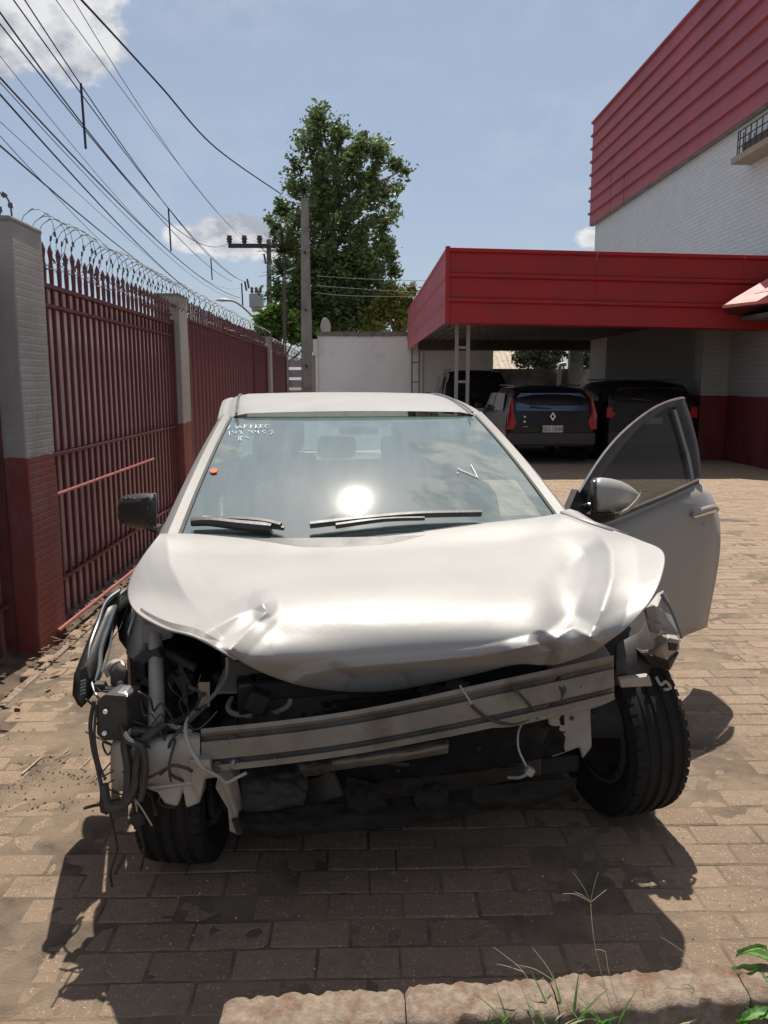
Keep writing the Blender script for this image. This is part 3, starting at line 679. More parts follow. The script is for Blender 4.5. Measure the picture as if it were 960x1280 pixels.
# ------------------------------------------------------------------ utility pole, wires
PY = 60.0
base = P(336, 420, PY)
t = thing('utility_pole', (base.x, PY, 0), 'dark utility pole with crossarm and grey transformer beyond the fence', 'utility pole')
top = P(336, 303, PY); xa = P(286, 306, PY); xb = P(352, 308, PY)
B().tube([(base.x, PY, 0), (top.x, PY, top.z+.2)], [.24, .16], 10).build('shaft', M['cable2'], t)
B().bar((xa.x, PY-.2, xa.z-.1), (xb.x, PY-.2, xb.z), .24, .28).build('crossarm', M['engine'], t)
for px in (287.5, 306, 325):
    p = P(px, 304, PY); lathe(B(), [(0,.02),(0,.1),(.12,.22),(.2,.14),(.32,.24),(.4,.14),(.52,.2),(.6,.05),(.6,0)], (p.x, PY-.2, p.z-.05), (0,0,1), 10).build('insulator', M['insul'], t, smooth=True)
p = P(320.5, 376, PY-.6)
tr = lathe(B(), [(-.75,0),(-.75,.35),(-.5,.38),(-.45,.52),(.42,.52),(.5,.46),(.55,0)], p, (0,0,1), 18).build('transformer', M['trafo'], t, smooth=True)
for dx in (-.3, 0, .3): lathe(B(), [(0,.06),(.1,.14),(.2,.07),(.3,.13),(.42,.05)], (p.x+dx, p.y, p.z+.55), (0,0,1), 8).build('bushing', M['insul'], tr)
B().bar((p.x, p.y, p.z+.2), (base.x, PY, p.z+.2), .08).build('bracket', M['cable2'], tr)
B().bar((p.x, p.y, p.z-.35), (base.x, PY, p.z-.35), .08).build('bracket', M['cable2'], tr)
for (px, py) in ((307, 358), (310, 355), (331, 324), (338, 323)):
    q = P(px, py, PY-.3); B().tube([q+Vector((-.05,0,.35)), q+Vector((.06,0,-.3))], .07, 8).build('fuse', M['insul'], t)
B().bar(P(326, 309, PY-.1), P(335, 318, PY-.1), .05).build('brace', M['cable2'], t)
B().bar(P(337, 313, PY-.1), P(352, 313, PY-.1), .06).build('brace', M['cable2'], t)
# street lamp
t = thing('street_lamp', (P(330, 400, 40).x, 40, 0), 'street lamp with a long curved arm left of the transformer', 'street lamp')
l0 = P(322, 402, 40); B().tube([P(281,375.5,40), P(290,376,40), P(297,379,40), P(306,386,40), P(322,401,40), P(327, 404, 40)], .05, 8, sm=5).build('arm', M['trafo'], t, smooth=True)
q = P(327,404,40); B().tube([(q.x, 40, 0), (q.x, 40, q.z+.2)], [.14,.1], 10).build('shaft', M['cable2'], t)
q = P(279, 375.3, 40); rows = []
for k in range(9):
    s = k/8; x = q.x - .38 + .76*s; r = math.sin(math.pi*min(.97, max(.04, s)))**.6
    rows.append([(x, 40+.14*r*math.cos(a), q.z+(.10 if math.sin(a) > 0 else .07)*r*math.sin(a)) for a in [2*math.pi*i/10 for i in range(10)]])
B().grid(rows, wrap=True).build('lamp_head', M['dish'], t, smooth=True)
# overhead cables: (near pixel on the frame edge, near depth, mid pixel, far pixel, far depth, radius, label)
def cable(pts, r, m, label):
    g = B(); g.tube([Vector(p) for p in pts], r, 6, sm=10); o = g.build('overhead_cable', m, smooth=True)
    tag(o, label, 'cable', 'overhead cables beside the fence')
def run(near, mid, far, r, m, label, X=-6.6, Xf=None):
    a = PX(near[0], near[1], X); c = P(far[0], far[1], PY)
    # mid-point on the same vertical plane between near and far ends
    d = c - a; nrm = Vector((d.y, -d.x, 0)).normalized(); b = PL(mid[0], mid[1], a, nrm)
    # parabola in the vertical plane through the three points, carried on towards the near pole
    u = d.normalized(); ta, tb, tc = 0., (b-a).dot(u), (c-a).dot(u)
    def zz(t): return a.z*(t-tb)*(t-tc)/((ta-tb)*(ta-tc)) + b.z*(t-ta)*(t-tc)/((tb-ta)*(tb-tc)) + c.z*(t-ta)*(t-tb)/((tc-ta)*(tc-tb))
    ts = [-8 + (tc+8)*i/44 for i in range(45)]; g = B()
    g.tube([Vector((a.x+u.x*t, a.y+u.y*t, zz(t))) for t in ts], r, 6); tag(g.build('overhead_cable', m, smooth=True), label, 'cable', 'overhead cables beside the fence')
run((1, 17), (103, 155), (287, 303), .017, M['cable'], 'upper cable entering the cloud just below the top left corner of the photo')
run((17, 0), (105, 122), (300, 350), .014, M['cable'], 'overhead cable starting nearest the top left corner of the photo')
run((31, 0), (107, 115), (306, 352), .014, M['cable'], 'overhead cable touching the top of the long spacer rod')
run((0, 30), (104, 160), (290, 352), .014, M['cable'], 'overhead cable crossing the long spacer rod low down')
run((70, 0), (160, 122), (306, 303), .010, M['cable2'], 'thin pale high cable crossing the top left cloud')
run((92, 0), (165, 118), (325, 303), .010, M['cable2'], 'thin pale high cable at the right edge of the top left cloud')
run((0, 70), (110, 205), (300, 360), .007, M['cable2'], 'faint thin cable under the top left cloud')
run((0, 97), (120, 225), (300, 372), .018, M['cable'], 'thick cable leaving the left edge just above the double cable')
run((0, 103), (120, 232), (297, 374), .009, M['cable2'], 'thin cable just below the thick one')
run((0, 118), (110, 240), (270, 384), .018, M['cable'], 'dark cable leaving the left edge halfway to the pillar')
run((0, 152), (120, 262), (262, 385), .007, M['cable2'], 'faint thin cable below the dark cable')
run((0, 170), (65, 240), (240, 372), .008, M['cable2'], 'thin cable close above the lowest cable')
run((0, 182), (100, 268), (226, 360), .018, M['cable'], 'lowest thick cable just above the razor wire')
c0 = P(100, -2, 16); cable([P(-90, -200, 12), c0, P(200, 107, 21), P(270, 185, 26), P(352, 243, 33)], .022, M['cable'], 'thick black cable sagging from the top edge into the tree')
cable([P(395, 345, 26), P(460, 349, 27), P(535, 351, 28), P(620, 352, 29)], .008, M['cable2'], 'upper pale wire crossing in front of the tree')
cable([P(395, 357, 24), P(460, 362, 25), P(530, 366, 26)], .008, M['cable2'], 'middle pale wire crossing in front of the tree')
cable([P(393, 366, 20), P(440, 370, 21), P(525, 371, 23)], .008, M['cable2'], 'lowest pale wire crossing in front of the tree')
for (xa_, ya, xb_, yb, X, lb) in ((101, 104, 107, 186, -6.6, 'longest hanging spacer rod on the overhead cables near the cloud'), (210.5, 261, 216, 314, -6.62, 'middle hanging spacer rod on the overhead cables'), (263.5, 323, 267, 350, -6.65, 'smallest hanging spacer rod right above the fence'), (302, 354, 305.5, 383, -6.8, 'distant spacer rod beside the street lamp')):
    a = PX(xa_, ya, X); b_ = PX(xb_, yb, X - (xb_-xa_)*.0); b_ = Vector((a.x+.03, a.y, P(xb_, yb, a.y).z))
    tag(B().bar(a, b_, .045 if xa_ < 300 else .07).build('spacer_rod', M['cable']), lb, 'rod', 'spacer rods on the overhead cables')
# ------------------------------------------------------------------ trees
def leaf_cloud(mb, clumps, n, size, rng, flat=.6, long=1.9):
    tot = sum(c[1]**2 for c in clumps)
    for (c, r, sc) in clumps:
        k = int(n * r*r / tot)
        for _ in range(k):
            d = Vector((rng.gauss(0,1), rng.gauss(0,1), rng.gauss(0,1))) * r * .52
            if noise.noise((c + d)*1.6) < (.0 if (c + d).z > 6.5 else -.35): continue
            p = c + d
            s = size * rng.uniform(.6, 1.3) * sc
            a = Vector((rng.gauss(0,1), rng.gauss(0,1), rng.gauss(-.2,.7))).normalized(); b = a.orthogonal().normalized()
            b = (Matrix.Rotation(rng.random()*6.28, 3, a) @ b) * s / long; q = a.cross(b)*.25
            mb.add([p - a*s*.5, p + b*.5 + q, p + a*s*.5, p - b*.5 + q], [(0,1,2),(0,2,3)])
def tree(name, trunkpts, trunkr, clumps, n, size, lm, label, cat='tree', limbs=True, seed=1, twigs=True):
    rng = random.Random(seed); b0 = Vector(trunkpts[0]); t = thing(name, tuple(b0), label, cat)
    B().tube([Vector(p) for p in trunkpts], trunkr, 9, sm=4).build('trunk', M['bark'], t, smooth=True)
    if limbs:
        g = B(); tp = spline([Vector(p) for p in trunkpts], 4)
        for (c, r, sc) in clumps:
            s = min(tp, key=lambda q: (q - c - Vector((0,0,-1.4))).length)
            if (s - c).length < .3: continue
            mid = (s+c)/2 + Vector((rng.uniform(-.25,.25), rng.uniform(-.2,.2), -.15))
            g.tube([s, mid, c], [.07, .015], 5, sm=3)
            for _ in range(4):
                e = c + Vector((rng.uniform(-1,1), rng.uniform(-1,1), rng.uniform(-.6,1)))*r*.9; g.tube([c, (c+e)/2+Vector((0,0,.05)), e], [.02,.006], 4)
        g.build('limb', M['bark'], t, smooth=True)
    g = B(); leaf_cloud(g, clumps, n, size, rng); g.build('crown', lm, t)
    return t
rng = random.Random(5)
TY = 33.0
cl = []
outline = [(400,150,20),(425,170,20),(385,175,20),(450,180,20),(470,190,20),(368,205,18),(400,205,26),(435,205,24),(465,215,20),(495,205,14),(508,210,10),
           (375,235,22),(410,240,28),(445,240,26),(480,238,20),(500,232,12),(352,262,16),(372,275,20),(400,270,26),(440,275,30),(475,270,24),(492,262,12),(340,275,10),
           (345,290,14),(365,305,20),(400,310,30),(440,310,30),(478,305,20),(490,320,12),(352,332,14),(380,340,24),(420,345,30),(460,340,28),(492,338,12),
           (345,365,18),(372,375,28),(410,380,32),(450,380,30),(480,365,18),(355,400,24),(390,410,30),(430,410,30),(465,400,24),(408,140,9),(460,165,9),(347,250,7),(512,206,6)]
for (px, py, r) in outline:
    for dy in ((-1.2, 1.3) if r > 19 else (rng.uniform(-1,1),)):
        c = P(px, py, TY+dy); cl.append((c, r/1000*TY*.72, 1))
b0 = P(415, 480, TY)
tree('leafy_tree', [(b0.x, TY, 0), (b0.x+.1, TY, 2.5), (b0.x-.1, TY, 5), (b0.x+.1, TY, 7.5), (b0.x+.2, TY, 10.2)], [.3,.07], cl, 52000, .22, M['leaf'], 'tall dark green leafy tree with a pole in front of it')
cl = [(P(px, py, 30), r/1000*30*.8, 1) for px, py, r in ((340,395,12),(328,402,12),(318,410,8),(352,392,12),(345,410,14),(366,402,14),(330,414,12),(372,415,15),(395,418,12))]
b0 = P(345, 470, 30); tree('garden_bush', [(b0.x,30,0),(b0.x,30,1.6),(b0.x+.1,30,3.2)], [.1,.04], cl, 3000, .24, M['leaf2'], 'bright green bush at the foot of the tall tree above the fence', 'bush', seed=3)
cl = [(P(px, py, 31), r/1000*31*.8, 1) for px, py, r in ((655,446,14),(672,440,13),(690,444,14),(715,448,14),(740,446,14),(680,456,16),(720,458,14),(700,436,12),(735,455,12))]
b0 = P(690, 500, 31); tree('garden_bush', [(b0.x,31,0),(b0.x,31,1.2),(b0.x+.1,31,2)], [.1,.04], cl, 4200, .22, M['leafd'], 'dark bush behind the low wall seen under the carport roof', 'bush', seed=8)
def palm(crown, h0, n, L, lm, label, seed, name='palm_tree', droop=.5, spiky=False):
    rng = random.Random(seed); t = thing(name, (crown.x, crown.y, 0), label, 'palm')
    B().tube([(crown.x, crown.y, 0), (crown.x+.05, crown.y, crown.z)], [.03,.03] if spiky else [.14,.1], 9).build('trunk', M['bark'], t)
    for k in range(n):
        g = B()
        az = rng.uniform(0, 6.28); el = rng.uniform(-.2, 1.3); pts = []; d = Vector((math.cos(az)*math.cos(el), math.sin(az)*math.cos(el), math.sin(el)))
        p = crown.copy()
        for i in range(8): pts.append(p.copy()); p += d*L/7; d.z -= droop*(.05 if spiky else .22); d.normalize()
        if spiky:
            s = Vector((-math.sin(az), math.cos(az), 0)); rows = [[q - s*.05*(1-i/8.0), q + Vector((0,0,-.01)), q + s*.05*(1-i/8.0)] for i, q in enumerate(pts)]; g.grid(rows)
        else:
            g.tube(pts, [.02,.006], 4)
            for i in range(1, 28):
                f = i/28*7; a = int(f); q = pts[min(a,6)].lerp(pts[min(a+1,7)], f-a); dd = (pts[min(a+1,7)]-pts[min(a,6)]).normalized(); s = dd.cross(Vector((0,0,1))).normalized()
                for sg in (-1, 1):
                    e = q + (s*sg*.8 + dd*.5 + Vector((0,0,-.45)))*L*.22*math.sin(math.pi*(.12+.82*i/28)); w_ = dd*.035
                    g.add([q-w_, q+w_, e], [(0,1,2)])
        g.build('frond', lm, t)
    return t
palm(P(354, 316, 28), 0, 46, .95, M['leafd'], 'dark spiky leaved plant standing left of the tree trunk', 2, 'spiky_plant', spiky=True)
palm(P(352, 342, 28.3), 0, 34, .8, M['leafd'], 'lower dark spiky leaved plant beside the utility pole', 12, 'spiky_plant', spiky=True)
cl = [(P(px, py, 30.5), r/1000*30*.8, 1) for px, py, r in ((493,376,15),(507,368,12),(508,392,16),(485,390,14),(470,404,14),(500,408,14),(478,376,14),(512,378,9),(466,396,14),(490,362,12),(515,362,8))]
b0 = P(492, 470, 30.5); tree('garden_bush', [(b0.x,30.5,0),(b0.x,30.5,1.6),(b0.x+.1,30.5,3.2)], [.1,.04], cl, 3600, .20, M['leaf3'], 'yellow green bush beside the carport corner above the wall', 'bush', seed=9)
# ------------------------------------------------------------------ parked cars (seen from behind)
def parked(x, y, W, H, L, name, label, kind='wagon', glass=None, yaw=0):
    t = thing(name, (x, y, 0), label, 'car', 'cars parked under the carport')
    hw = W/2
    # stations along length from the rear bumper forward: (v, halfwidth, z_low, belt, roof, roofhalf)
    b = .98 if kind == 'wagon' else 1.12
    r0 = H
    st = [(0.0, .90, .34, b-.22, b-.18, .88), (.06, .97, .25, b-.02, b+.02, .91), (.14, .99, .22, b, H-.20, .86), (.32, 1.0, .2, b, H-.05, .81), (.9, 1.0, .2, b, H, .80), (L*.42, 1.0, .2, b-.02, H, .80), (L*.56, 1.0, .2, b-.03, H-.06, .76), (L*.72, .99, .2, b-.05, b+.02, .74), (L*.86, .95, .22, b-.18, b-.12, .66), (L*.97, .86, .3, b-.32, b-.27, .6), (L, .74, .38, b-.45, b-.42, .5)]
    rows = []
    for (v, q, zl, zb, zr, rq) in st:
        a = hw*q; c = hw*rq
        half = [(a*.80, zl), (a*.97, zl+.06), (a, (zl+zb)/2), (a*.985, zb-.08), (a*.95, zb), (c+(a*.95-c)*.25, zb+(zr-zb)*.72), (c*.93, zr-.02*(zr>zb+.1)), (c*.5, zr+.02*(zr>zb+.1)), (0, zr+.03*(zr>zb+.1))]
        rows.append([(x+u, y+v, z) for u, z in half] + [(x-u, y+v, z) for u, z in half[::-1][1:]])
    g = B().grid(rows); g.add(rows[0], [tuple(range(len(rows[0])))]); g.add(rows[-1], [tuple(range(len(rows[0])))[::-1]])
    g.build('body', M['blackpaint'], t, smooth=True, angle=38)
    gm = glass or M['darkglass']
    # rear window, sloping, slightly proud
    zb, zr = b+.05, H-.14
    pts = []
    def rz(z): return y + .045 + (z-b)/(H-.12-b)*.16
    poly = [(-.79,zb+.02),(-.74,zb-.02),(.74,zb-.02),(.79,zb+.02),(.75,zr-.05),(.66,zr+.03),(-.66,zr+.03),(-.75,zr-.05)]
    B().prism([(x+u*hw, rz(z)-.012, z) for u, z in poly], (0, .01, 0)).build('rear_window', gm, t, bevel=.004)
    rw = [o for o in S.objects if o.parent == t and o.name.startswith('rear_window')][0]
    B().bar((x-.02, rz(zb+.05)-.03, zb+.03), (x-.42, rz(zb+.05)-.03, zb+.07), .02).build('wiper', M['black'], rw)
    for s in (-1, 1):
        q = [(.55, b+.02),(L*.40, b+.0),(L*.40, H-.12),(.75, H-.13)]; q2 = [(L*.42, b-.0),(L*.66, b+.02),(L*.57, H-.14),(L*.42, H-.12)]
        for poly in (q, q2):
            def sx(z): return hw*(.955 - (.955-.83)*max(0,(z-b))/(H-b)*1.0) + .012
            B().add([(x+s*sx(z), y+v, z) for v, z in poly], [(0,1,2,3)]).build('side_window', M['tint2'] if False else gm, t, solid=.006)
        lp = [(.83, b-.32), (.965, b-.32), (.96, b-.05), (.885, b+.28), (.845, b+.33), (.845, b-.0), (.77, b-.18)] if kind == 'wagon' else [(.82, b-.25), (.955, b-.25), (.95, b-.04), (.84, b-.04)]
        def ty(z): return y + .03 + (.12*(z-b)/.3 if z > b else 0)
        lg = B().prism([(x+s*u*hw, ty(z)-.05, z) for u, z in lp], (0, .09, 0)).build('tail_light', M['red'], t, bevel=.008)
        B().box((x+s*.84*hw-.05, y-.03, b-.22), (x+s*.84*hw+.05, y-.018, b-.14)).build('reflector', M['red'], lg)
        for v in (.82, L-.85):
            wl = lathe(B(), [(-.1,.0),(-.1,.2),(-.1,.3),(-.08,.325),(.08,.325),(.1,.3),(.1,.2),(.1,0)], (x+s*(hw-.11), y+v, .325), (1,0,0), 22).build('wheel', M['tyre'], t, smooth=True)
            lathe(B(), [(.0,.19),(.012,.19),(.02,.12),(.03,.04),(.03,0)], (x+s*(hw-.01)-s*0, y+v, .325), (s,0,0), 14).build('rim', M['rim'], wl)
        B().bar((x+s*hw*.72, y+.5, H+.035), (x+s*hw*.72, y+L*.5, H+.035), .035, .03).build('roof_rail', M['black'], t, bevel=.008)
        mr = B().box((x+s*(hw+.02)-(.0 if s>0 else .16), y+L*.66, b+.0), (x+s*(hw+.02)+(.16 if s>0 else 0), y+L*.66+.09, b+.13)).build('side_mirror', M['blackpaint'], t, bevel=.03)
    B().box((x-hw*.93, y-.085, .36), (x+hw*.93, y+.06, .60)).build('rear_bumper', M['black'], t, bevel=.03)
    pl = B().box((x-.20, y-.055, b-.37), (x+.20, y-.03, b-.24)).build('number_plate', M['plate'], t, bevel=.003)
    B().box((x-.36, y-.035, b-.23), (x+.36, y+.0, b-.195)).build('plate_trim', M['blackd'], t, bevel=.004)
    return t, b, pl
def text(s, loc, size, m, parent, name='lettering', rot=(R(90), 0, 0), ext=.002):
    c = bpy.data.curves.new(name, 'FONT'); c.body = s; c.size = size; c.extrude = ext; c.align_x = 'CENTER'; c.align_y = 'CENTER'
    o = bpy.data.objects.new(name, c); COL.objects.link(o); dg = bpy.context.evaluated_depsgraph_get(); me = bpy.data.meshes.new_from_object(o.evaluated_get(dg))
    bpy.data.objects.remove(o); o = bpy.data.objects.new(name, me); COL.objects.link(o); me.materials.clear(); me.materials.append(m)
    o.parent = parent; o.location = Vector(loc) - parent_org(parent); o.rotation_euler = rot; return o
wx, wy = 3.62, 15.25
cw, bb, pl = parked(wx, wy, 1.78, 1.46, 4.3, 'station_wagon', 'black station wagon with red tail lights and a diamond emblem, lattice post to its left', glass=M['blueglass'])
text('JSU 1E46', (wx, wy-.058, bb-.308), .115, M['platetext'], pl)
g = B()
q = [(0,.085),(.058,0),(0,-.085),(-.058,0)]; qi = [(0,.045),(.028,0),(0,-.045),(-.028,0)]
for k in range(4):
    a, b_ = q[k], q[(k+1)%4]; c_, d_ = qi[(k+1)%4], qi[k]
    g.prism([(wx+a[0], wy-.03, bb-.07+a[1]), (wx+b_[0], wy-.03, bb-.07+b_[1]), (wx+c_[0], wy-.03, bb-.07+c_[1]), (wx+d_[0], wy-.03, bb-.07+d_[1])], (0,.03,0))
g.build('diamond_emblem', M['chrome'], cw)
for (dz, L_) in ((-.10, .05), (-.19, .05), (-.27, .09)):
    B().box((wx-.56, wy-.022, bb+dz), (wx-.56+L_, wy-.008, bb+dz+(.045 if L_ < .06 else .015))).build('badge', M['rim'], cw, bevel=.006)
parked(5.62, 15.5, 1.86, 1.57, 4.4, 'parked_car', 'black car parked at right of the wagon against the red based wall', kind='suv')
parked(3.05, 21.5, 1.86, 1.86, 4.5, 'parked_suv', 'tall dark vehicle parked farther back behind the lattice post', kind='suv')

# ================================================================== THE WRECKED CAR
PSI = R(6.5); CO = Vector((.08, 2.87, 0))
UX = Vector((math.cos(PSI), math.sin(PSI), 0)); VX = Vector((-math.sin(PSI), math.cos(PSI), 0))
def C(u, v, z): return CO + UX*u + VX*v + Vector((0, 0, z))
car = thing('crashed_sedan', (0, 2.6, 0), 'silver sedan with crumpled bonnet, missing front end and its right hand door open', 'car')
def part(mb, name, m, **k): return mb.build(name, m, k.pop('parent', car), **k)
# ---------- bonnet
def fY(py):
    T = [(620,3.27),(640,3.08),(660,2.905),(680,2.735),(700,2.585),(720,2.445),(740,2.335),(760,2.245),(780,2.185),(800,2.155),(820,2.150),(840,2.170),(860,2.205),(880,2.24),(900,2.28)]
    i = max(0, min(len(T)-2, int((py-620)//20))); t = (py-T[i][0])/20
    p = [T[max(0, min(len(T)-1, i+d))][1] for d in (-1, 0, 1, 2)]
    return .5*(2*p[1]+(p[2]-p[0])*t+(2*p[0]-5*p[1]+4*p[2]-p[3])*t*t+(3*p[1]-p[0]-3*p[2]+p[3])*t**3)
HR = [
 [(200,667,-.03),(235,667,.0),(290,668,.01),(350,668,.04),(410,667,.05),(470,664,.04),(530,660,.02),(590,655,-.01),(640,650,-.05),(675,646,-.05),(703,641,-.05)],
 [(180,693,.03),(222,694,.0),(285,695,.0),(350,695,.03),(410,693,.04),(470,690,.04),(530,686,.03),(590,682,.02),(640,677,.02),(700,668,-.02),(765,662,-.12)],
 [(163,722,.14),(217,722,.03),(283,722,.01),(350,721,.03),(410,719,.03),(470,716,.03),(530,712,.03),(590,707,.03),(650,701,.03),(735,688,.0),(800,675,-.20)],
 [(160,746,.17),(224,749,.03),(281,749,.0),(340,745,.01),(400,742,.01),(460,739,.01),(525,735,.01),(590,731,.02),(660,725,.03),(752,711,.0),(829,690,-.20)],
 [(172,766,.06),(234,770,-.04),(290,771,-.01),(342,769,.0),(400,767,0),(460,765,0),(525,761,0),(590,757,.01),(657,752,.03),(750,742,-.02),(827,720,-.14)],
 [(205,784,-.12),(252,790,-.11),(300,794,-.07),(350,795,.01),(402,794,0),(460,792,0),(525,788,0),(590,784,.01),(655,780,.03),(742,774,-.01),(812,752,-.06)],
 [(240,793,-.14),(273,806,-.13),(312,814,-.10),(356,818,-.06),(404,819,-.03),(460,818,-.02),(525,813,0),(590,808,.0),(655,800,.02),(728,797,.0),(784,784,-.01)],
 [(268,807,-.13),(296,822,-.12),(330,831,-.08),(368,838,-.05),(410,840,-.02),(460,840,.01),(525,834,.005),(590,825,.02),(660,813,.04),(714,812,.03),(762,801,.03)],
 [(290,820,-.11),(316,835,-.08),(346,848,-.04),(384,859,.0),(430,865,.04),(480,865,.07),(530,857,.07),(590,844,.08),(646,831,.10),(694,831,.10),(742,815,.11)],
]
def cr1(p0, p1, p2, p3, t): return tuple(.5*((2*b)+(c-a)*t+(2*a-5*b+4*c-d)*t*t+(3*b-a-3*c+d)*t**3) for a, b, c, d in zip(p0, p1, p2, p3))
def bic(G, SU, SV):
    nr, nc = len(G), len(G[0]); ext = []
    for r in G:
        o = []
        for j in range(nc-1):
            for k in range(SU): o.append(cr1(r[max(j-1,0)], r[j], r[j+1], r[min(j+2,nc-1)], k/SU))
        o.append(tuple(map(float, r[-1]))); ext.append(o)
    out = []
    for i in range(nr-1):
        for k in range(SV): out.append([cr1(ext[max(i-1,0)][j], ext[i][j], ext[i+1][j], ext[min(i+2,nr-1)][j], k/SV) for j in range(len(ext[0]))])
    out.append(ext[-1]); return out
def segd(p, a, b):
    ax, ay = a; bx, by = b; dx, dy = bx-ax, by-ay; t = max(0, min(1, ((p[0]-ax)*dx+(p[1]-ay)*dy)/(dx*dx+dy*dy)))
    return math.hypot(p[0]-ax-t*dx, p[1]-ay-t*dy), t
def pold(p, pl): return min(segd(p, a, b)[0] for a, b in zip(pl, pl[1:]))
# creases: polyline in the bonnet's own chart, width, depth change (negative = towards the nose), sharpness
CRE = [([(208,668),(212,705),(232,745),(272,788),(318,836)], 20, -.010, 1),
       ([(703,645),(750,664),(764,690),(765,720),(754,760),(738,796),(722,822)], 20, -.032, 1),
       ([(258,790),(298,768),(329,755)], 12, -.024, 1), ([(329,755),(332,766),(306,792),(288,812)], 13, -.020, 1), ([(276,798),(300,785),(318,776)], 11, .010, 2),
       ([(318,792),(342,800),(352,830)], 24, .010, 2),
       ([(745,684),(730,693),(712,708)], 9, .009, 1),
       ([(718,700),(702,735),(712,775)], 26, .030, 2),
       ([(738,796),(715,784),(694,800)], 10, -.020, 1), ([(738,796),(728,814),(718,830)], 7, .012, 1), ([(738,796),(752,806)], 6, -.01, 1),
       ([(676,803),(690,812),(682,830)], 10, .038, 1), ([(640,812),(676,804)], 10, -.014, 1), ([(692,812),(705,828)], 9, -.014, 1),
       ([(420,836),(440,848),(436,862)], 8, .018, 1), ([(362,856),(380,844),(424,835),(500,829),(600,820),(672,806)], 9, -.019, 1), ([(505,845),(512,858)], 5, .014, 1)]
import numpy as np
HG = bic(HR, 24, 15)
YB = np.array([[fY(py) + adj for (px, py, adj) in r] for r in HG])
def blur(A, s, ax):
    k = np.exp(-.5*(np.arange(-3*s, 3*s+1)/s)**2); k /= k.sum(); A = np.moveaxis(A, ax, -1)
    # extend linearly past the border so the edges keep their slope
    L = 3*s; a = np.arange(L, 0, -1); le = A[..., :1] - (A[..., 1:L+1][..., ::-1] - A[..., :1]); ri = A[..., -1:] - (A[..., -L-1:-1][..., ::-1] - A[..., -1:])
    E = np.concatenate([le, A, ri], -1); out = np.apply_along_axis(lambda v: np.convolve(v, k, 'valid'), -1, E)
    return np.moveaxis(out, -1, ax)
YB = blur(blur(YB, 29, 1), 7, 0)
rows = []
for r, yr in zip(HG, YB):
    q = []
    for (px, py, adj), Y in zip(r, yr):
        for pl_, wd, am, sh in CRE:
            d = pold((px, py), pl_)/wd
            if d < 4: Y += am*((.75*max(0, 1-d/1.5) + .35*math.exp(-d*2)) if sh == 1 else math.exp(-d*d))
        q.append(P(px, py, float(Y)))
    rows.append(q)
hood = part(B().grid(rows), 'bonnet', M['paint'], smooth=True, solid=.0)
for p in hood.data.polygons: p.use_smooth = True
md = hood.modifiers.new('thick', 'SOLIDIFY'); md.thickness = .006; md.offset = -1 if hood.data.polygons[0].normal.z > 0 else 1
# folded inner lip along the bonnet's front edge
g = B(); edge = [r[0] for r in rows[len(rows)//2:]] + rows[-1][1:] + [r[-1] for r in rows[::-1][:len(rows)//2]]
lip = [[p, p + Vector((0, .02, -.006)), p + Vector((0, .035, .006))] for p in edge]
part(B().grid(lip), 'folded_lip', M['paintin'], smooth=True, parent=hood)
part(B().add([P(268,866,2.32),P(300,790,2.62),P(700,760,2.75),P(735,820,2.50),P(600,830,2.36),P(400,862,2.34)],[(0,1,2,3,4,5)]), 'inner_frame', M['paintin'], parent=hood, solid=.01)
# ---------- scuttle, windscreen, pillars, roof
WB = [(-.745,.10),(-.60,.015),(-.3,-.035),(0,-.05),(.3,-.035),(.60,.015),(.745,.10)]
def wind(s, t):   # s -1..1, t 0..1 bottom to top
    hb = .727; ht = .574
    u = -.018 + .007*t + s*(hb + (ht-hb)*t); bow = .085*(s*s)*(1-.3*t)
    v = -.03 + bow + (.0 + .86*t - .0)
    z = 1.0 + .475*t - .075*t*t - .004 + .02*(1-s*s)*(math.sin(math.pi*t))
    v = -.03 + bow + .86*t**1.0
    return C(u, v, z)
rows = [[wind(-1+2*j/24, i/20) for j in range(25)] for i in range(21)]
ws = part(B().grid(rows), 'windscreen', M['glass'], smooth=True)
for p in ws.data.polygons: p.use_smooth = True
def off(p, d=.004): return p + Vector((0, -.5, .86)) * d
def band(pairs, name, m, parent, lift=.003):
    return part(B().grid([[off(wind(*a), lift), off(wind(*b), lift)] for a, b in pairs]), name, m, smooth=True, parent=parent)
band([((-1+2*k/30, 1.0), (-1+2*k/30, .93)) for k in range(31)], 'border_band', M['frit'], ws, -.004)
band([((-1, k/20), (-.93, k/20)) for k in range(21)], 'border_band', M['frit'], ws, -.004)
band([((1, k/20), (.94, k/20)) for k in range(21)], 'border_band', M['frit'], ws, -.004)
band([((-1+2*k/30, .0), (-1+2*k/30, .05)) for k in range(31)], 'border_band', M['black'], ws, -.004)
def shade():
    q = [(.28,.94),(-.28,.94),(-.2,.86),(.2,.86)]; return part(B().add([off(wind(*a), -.006) for a in q], [(0,1,2,3)]), 'mirror_shade_band', M['frit'], parent=ws)
shade()
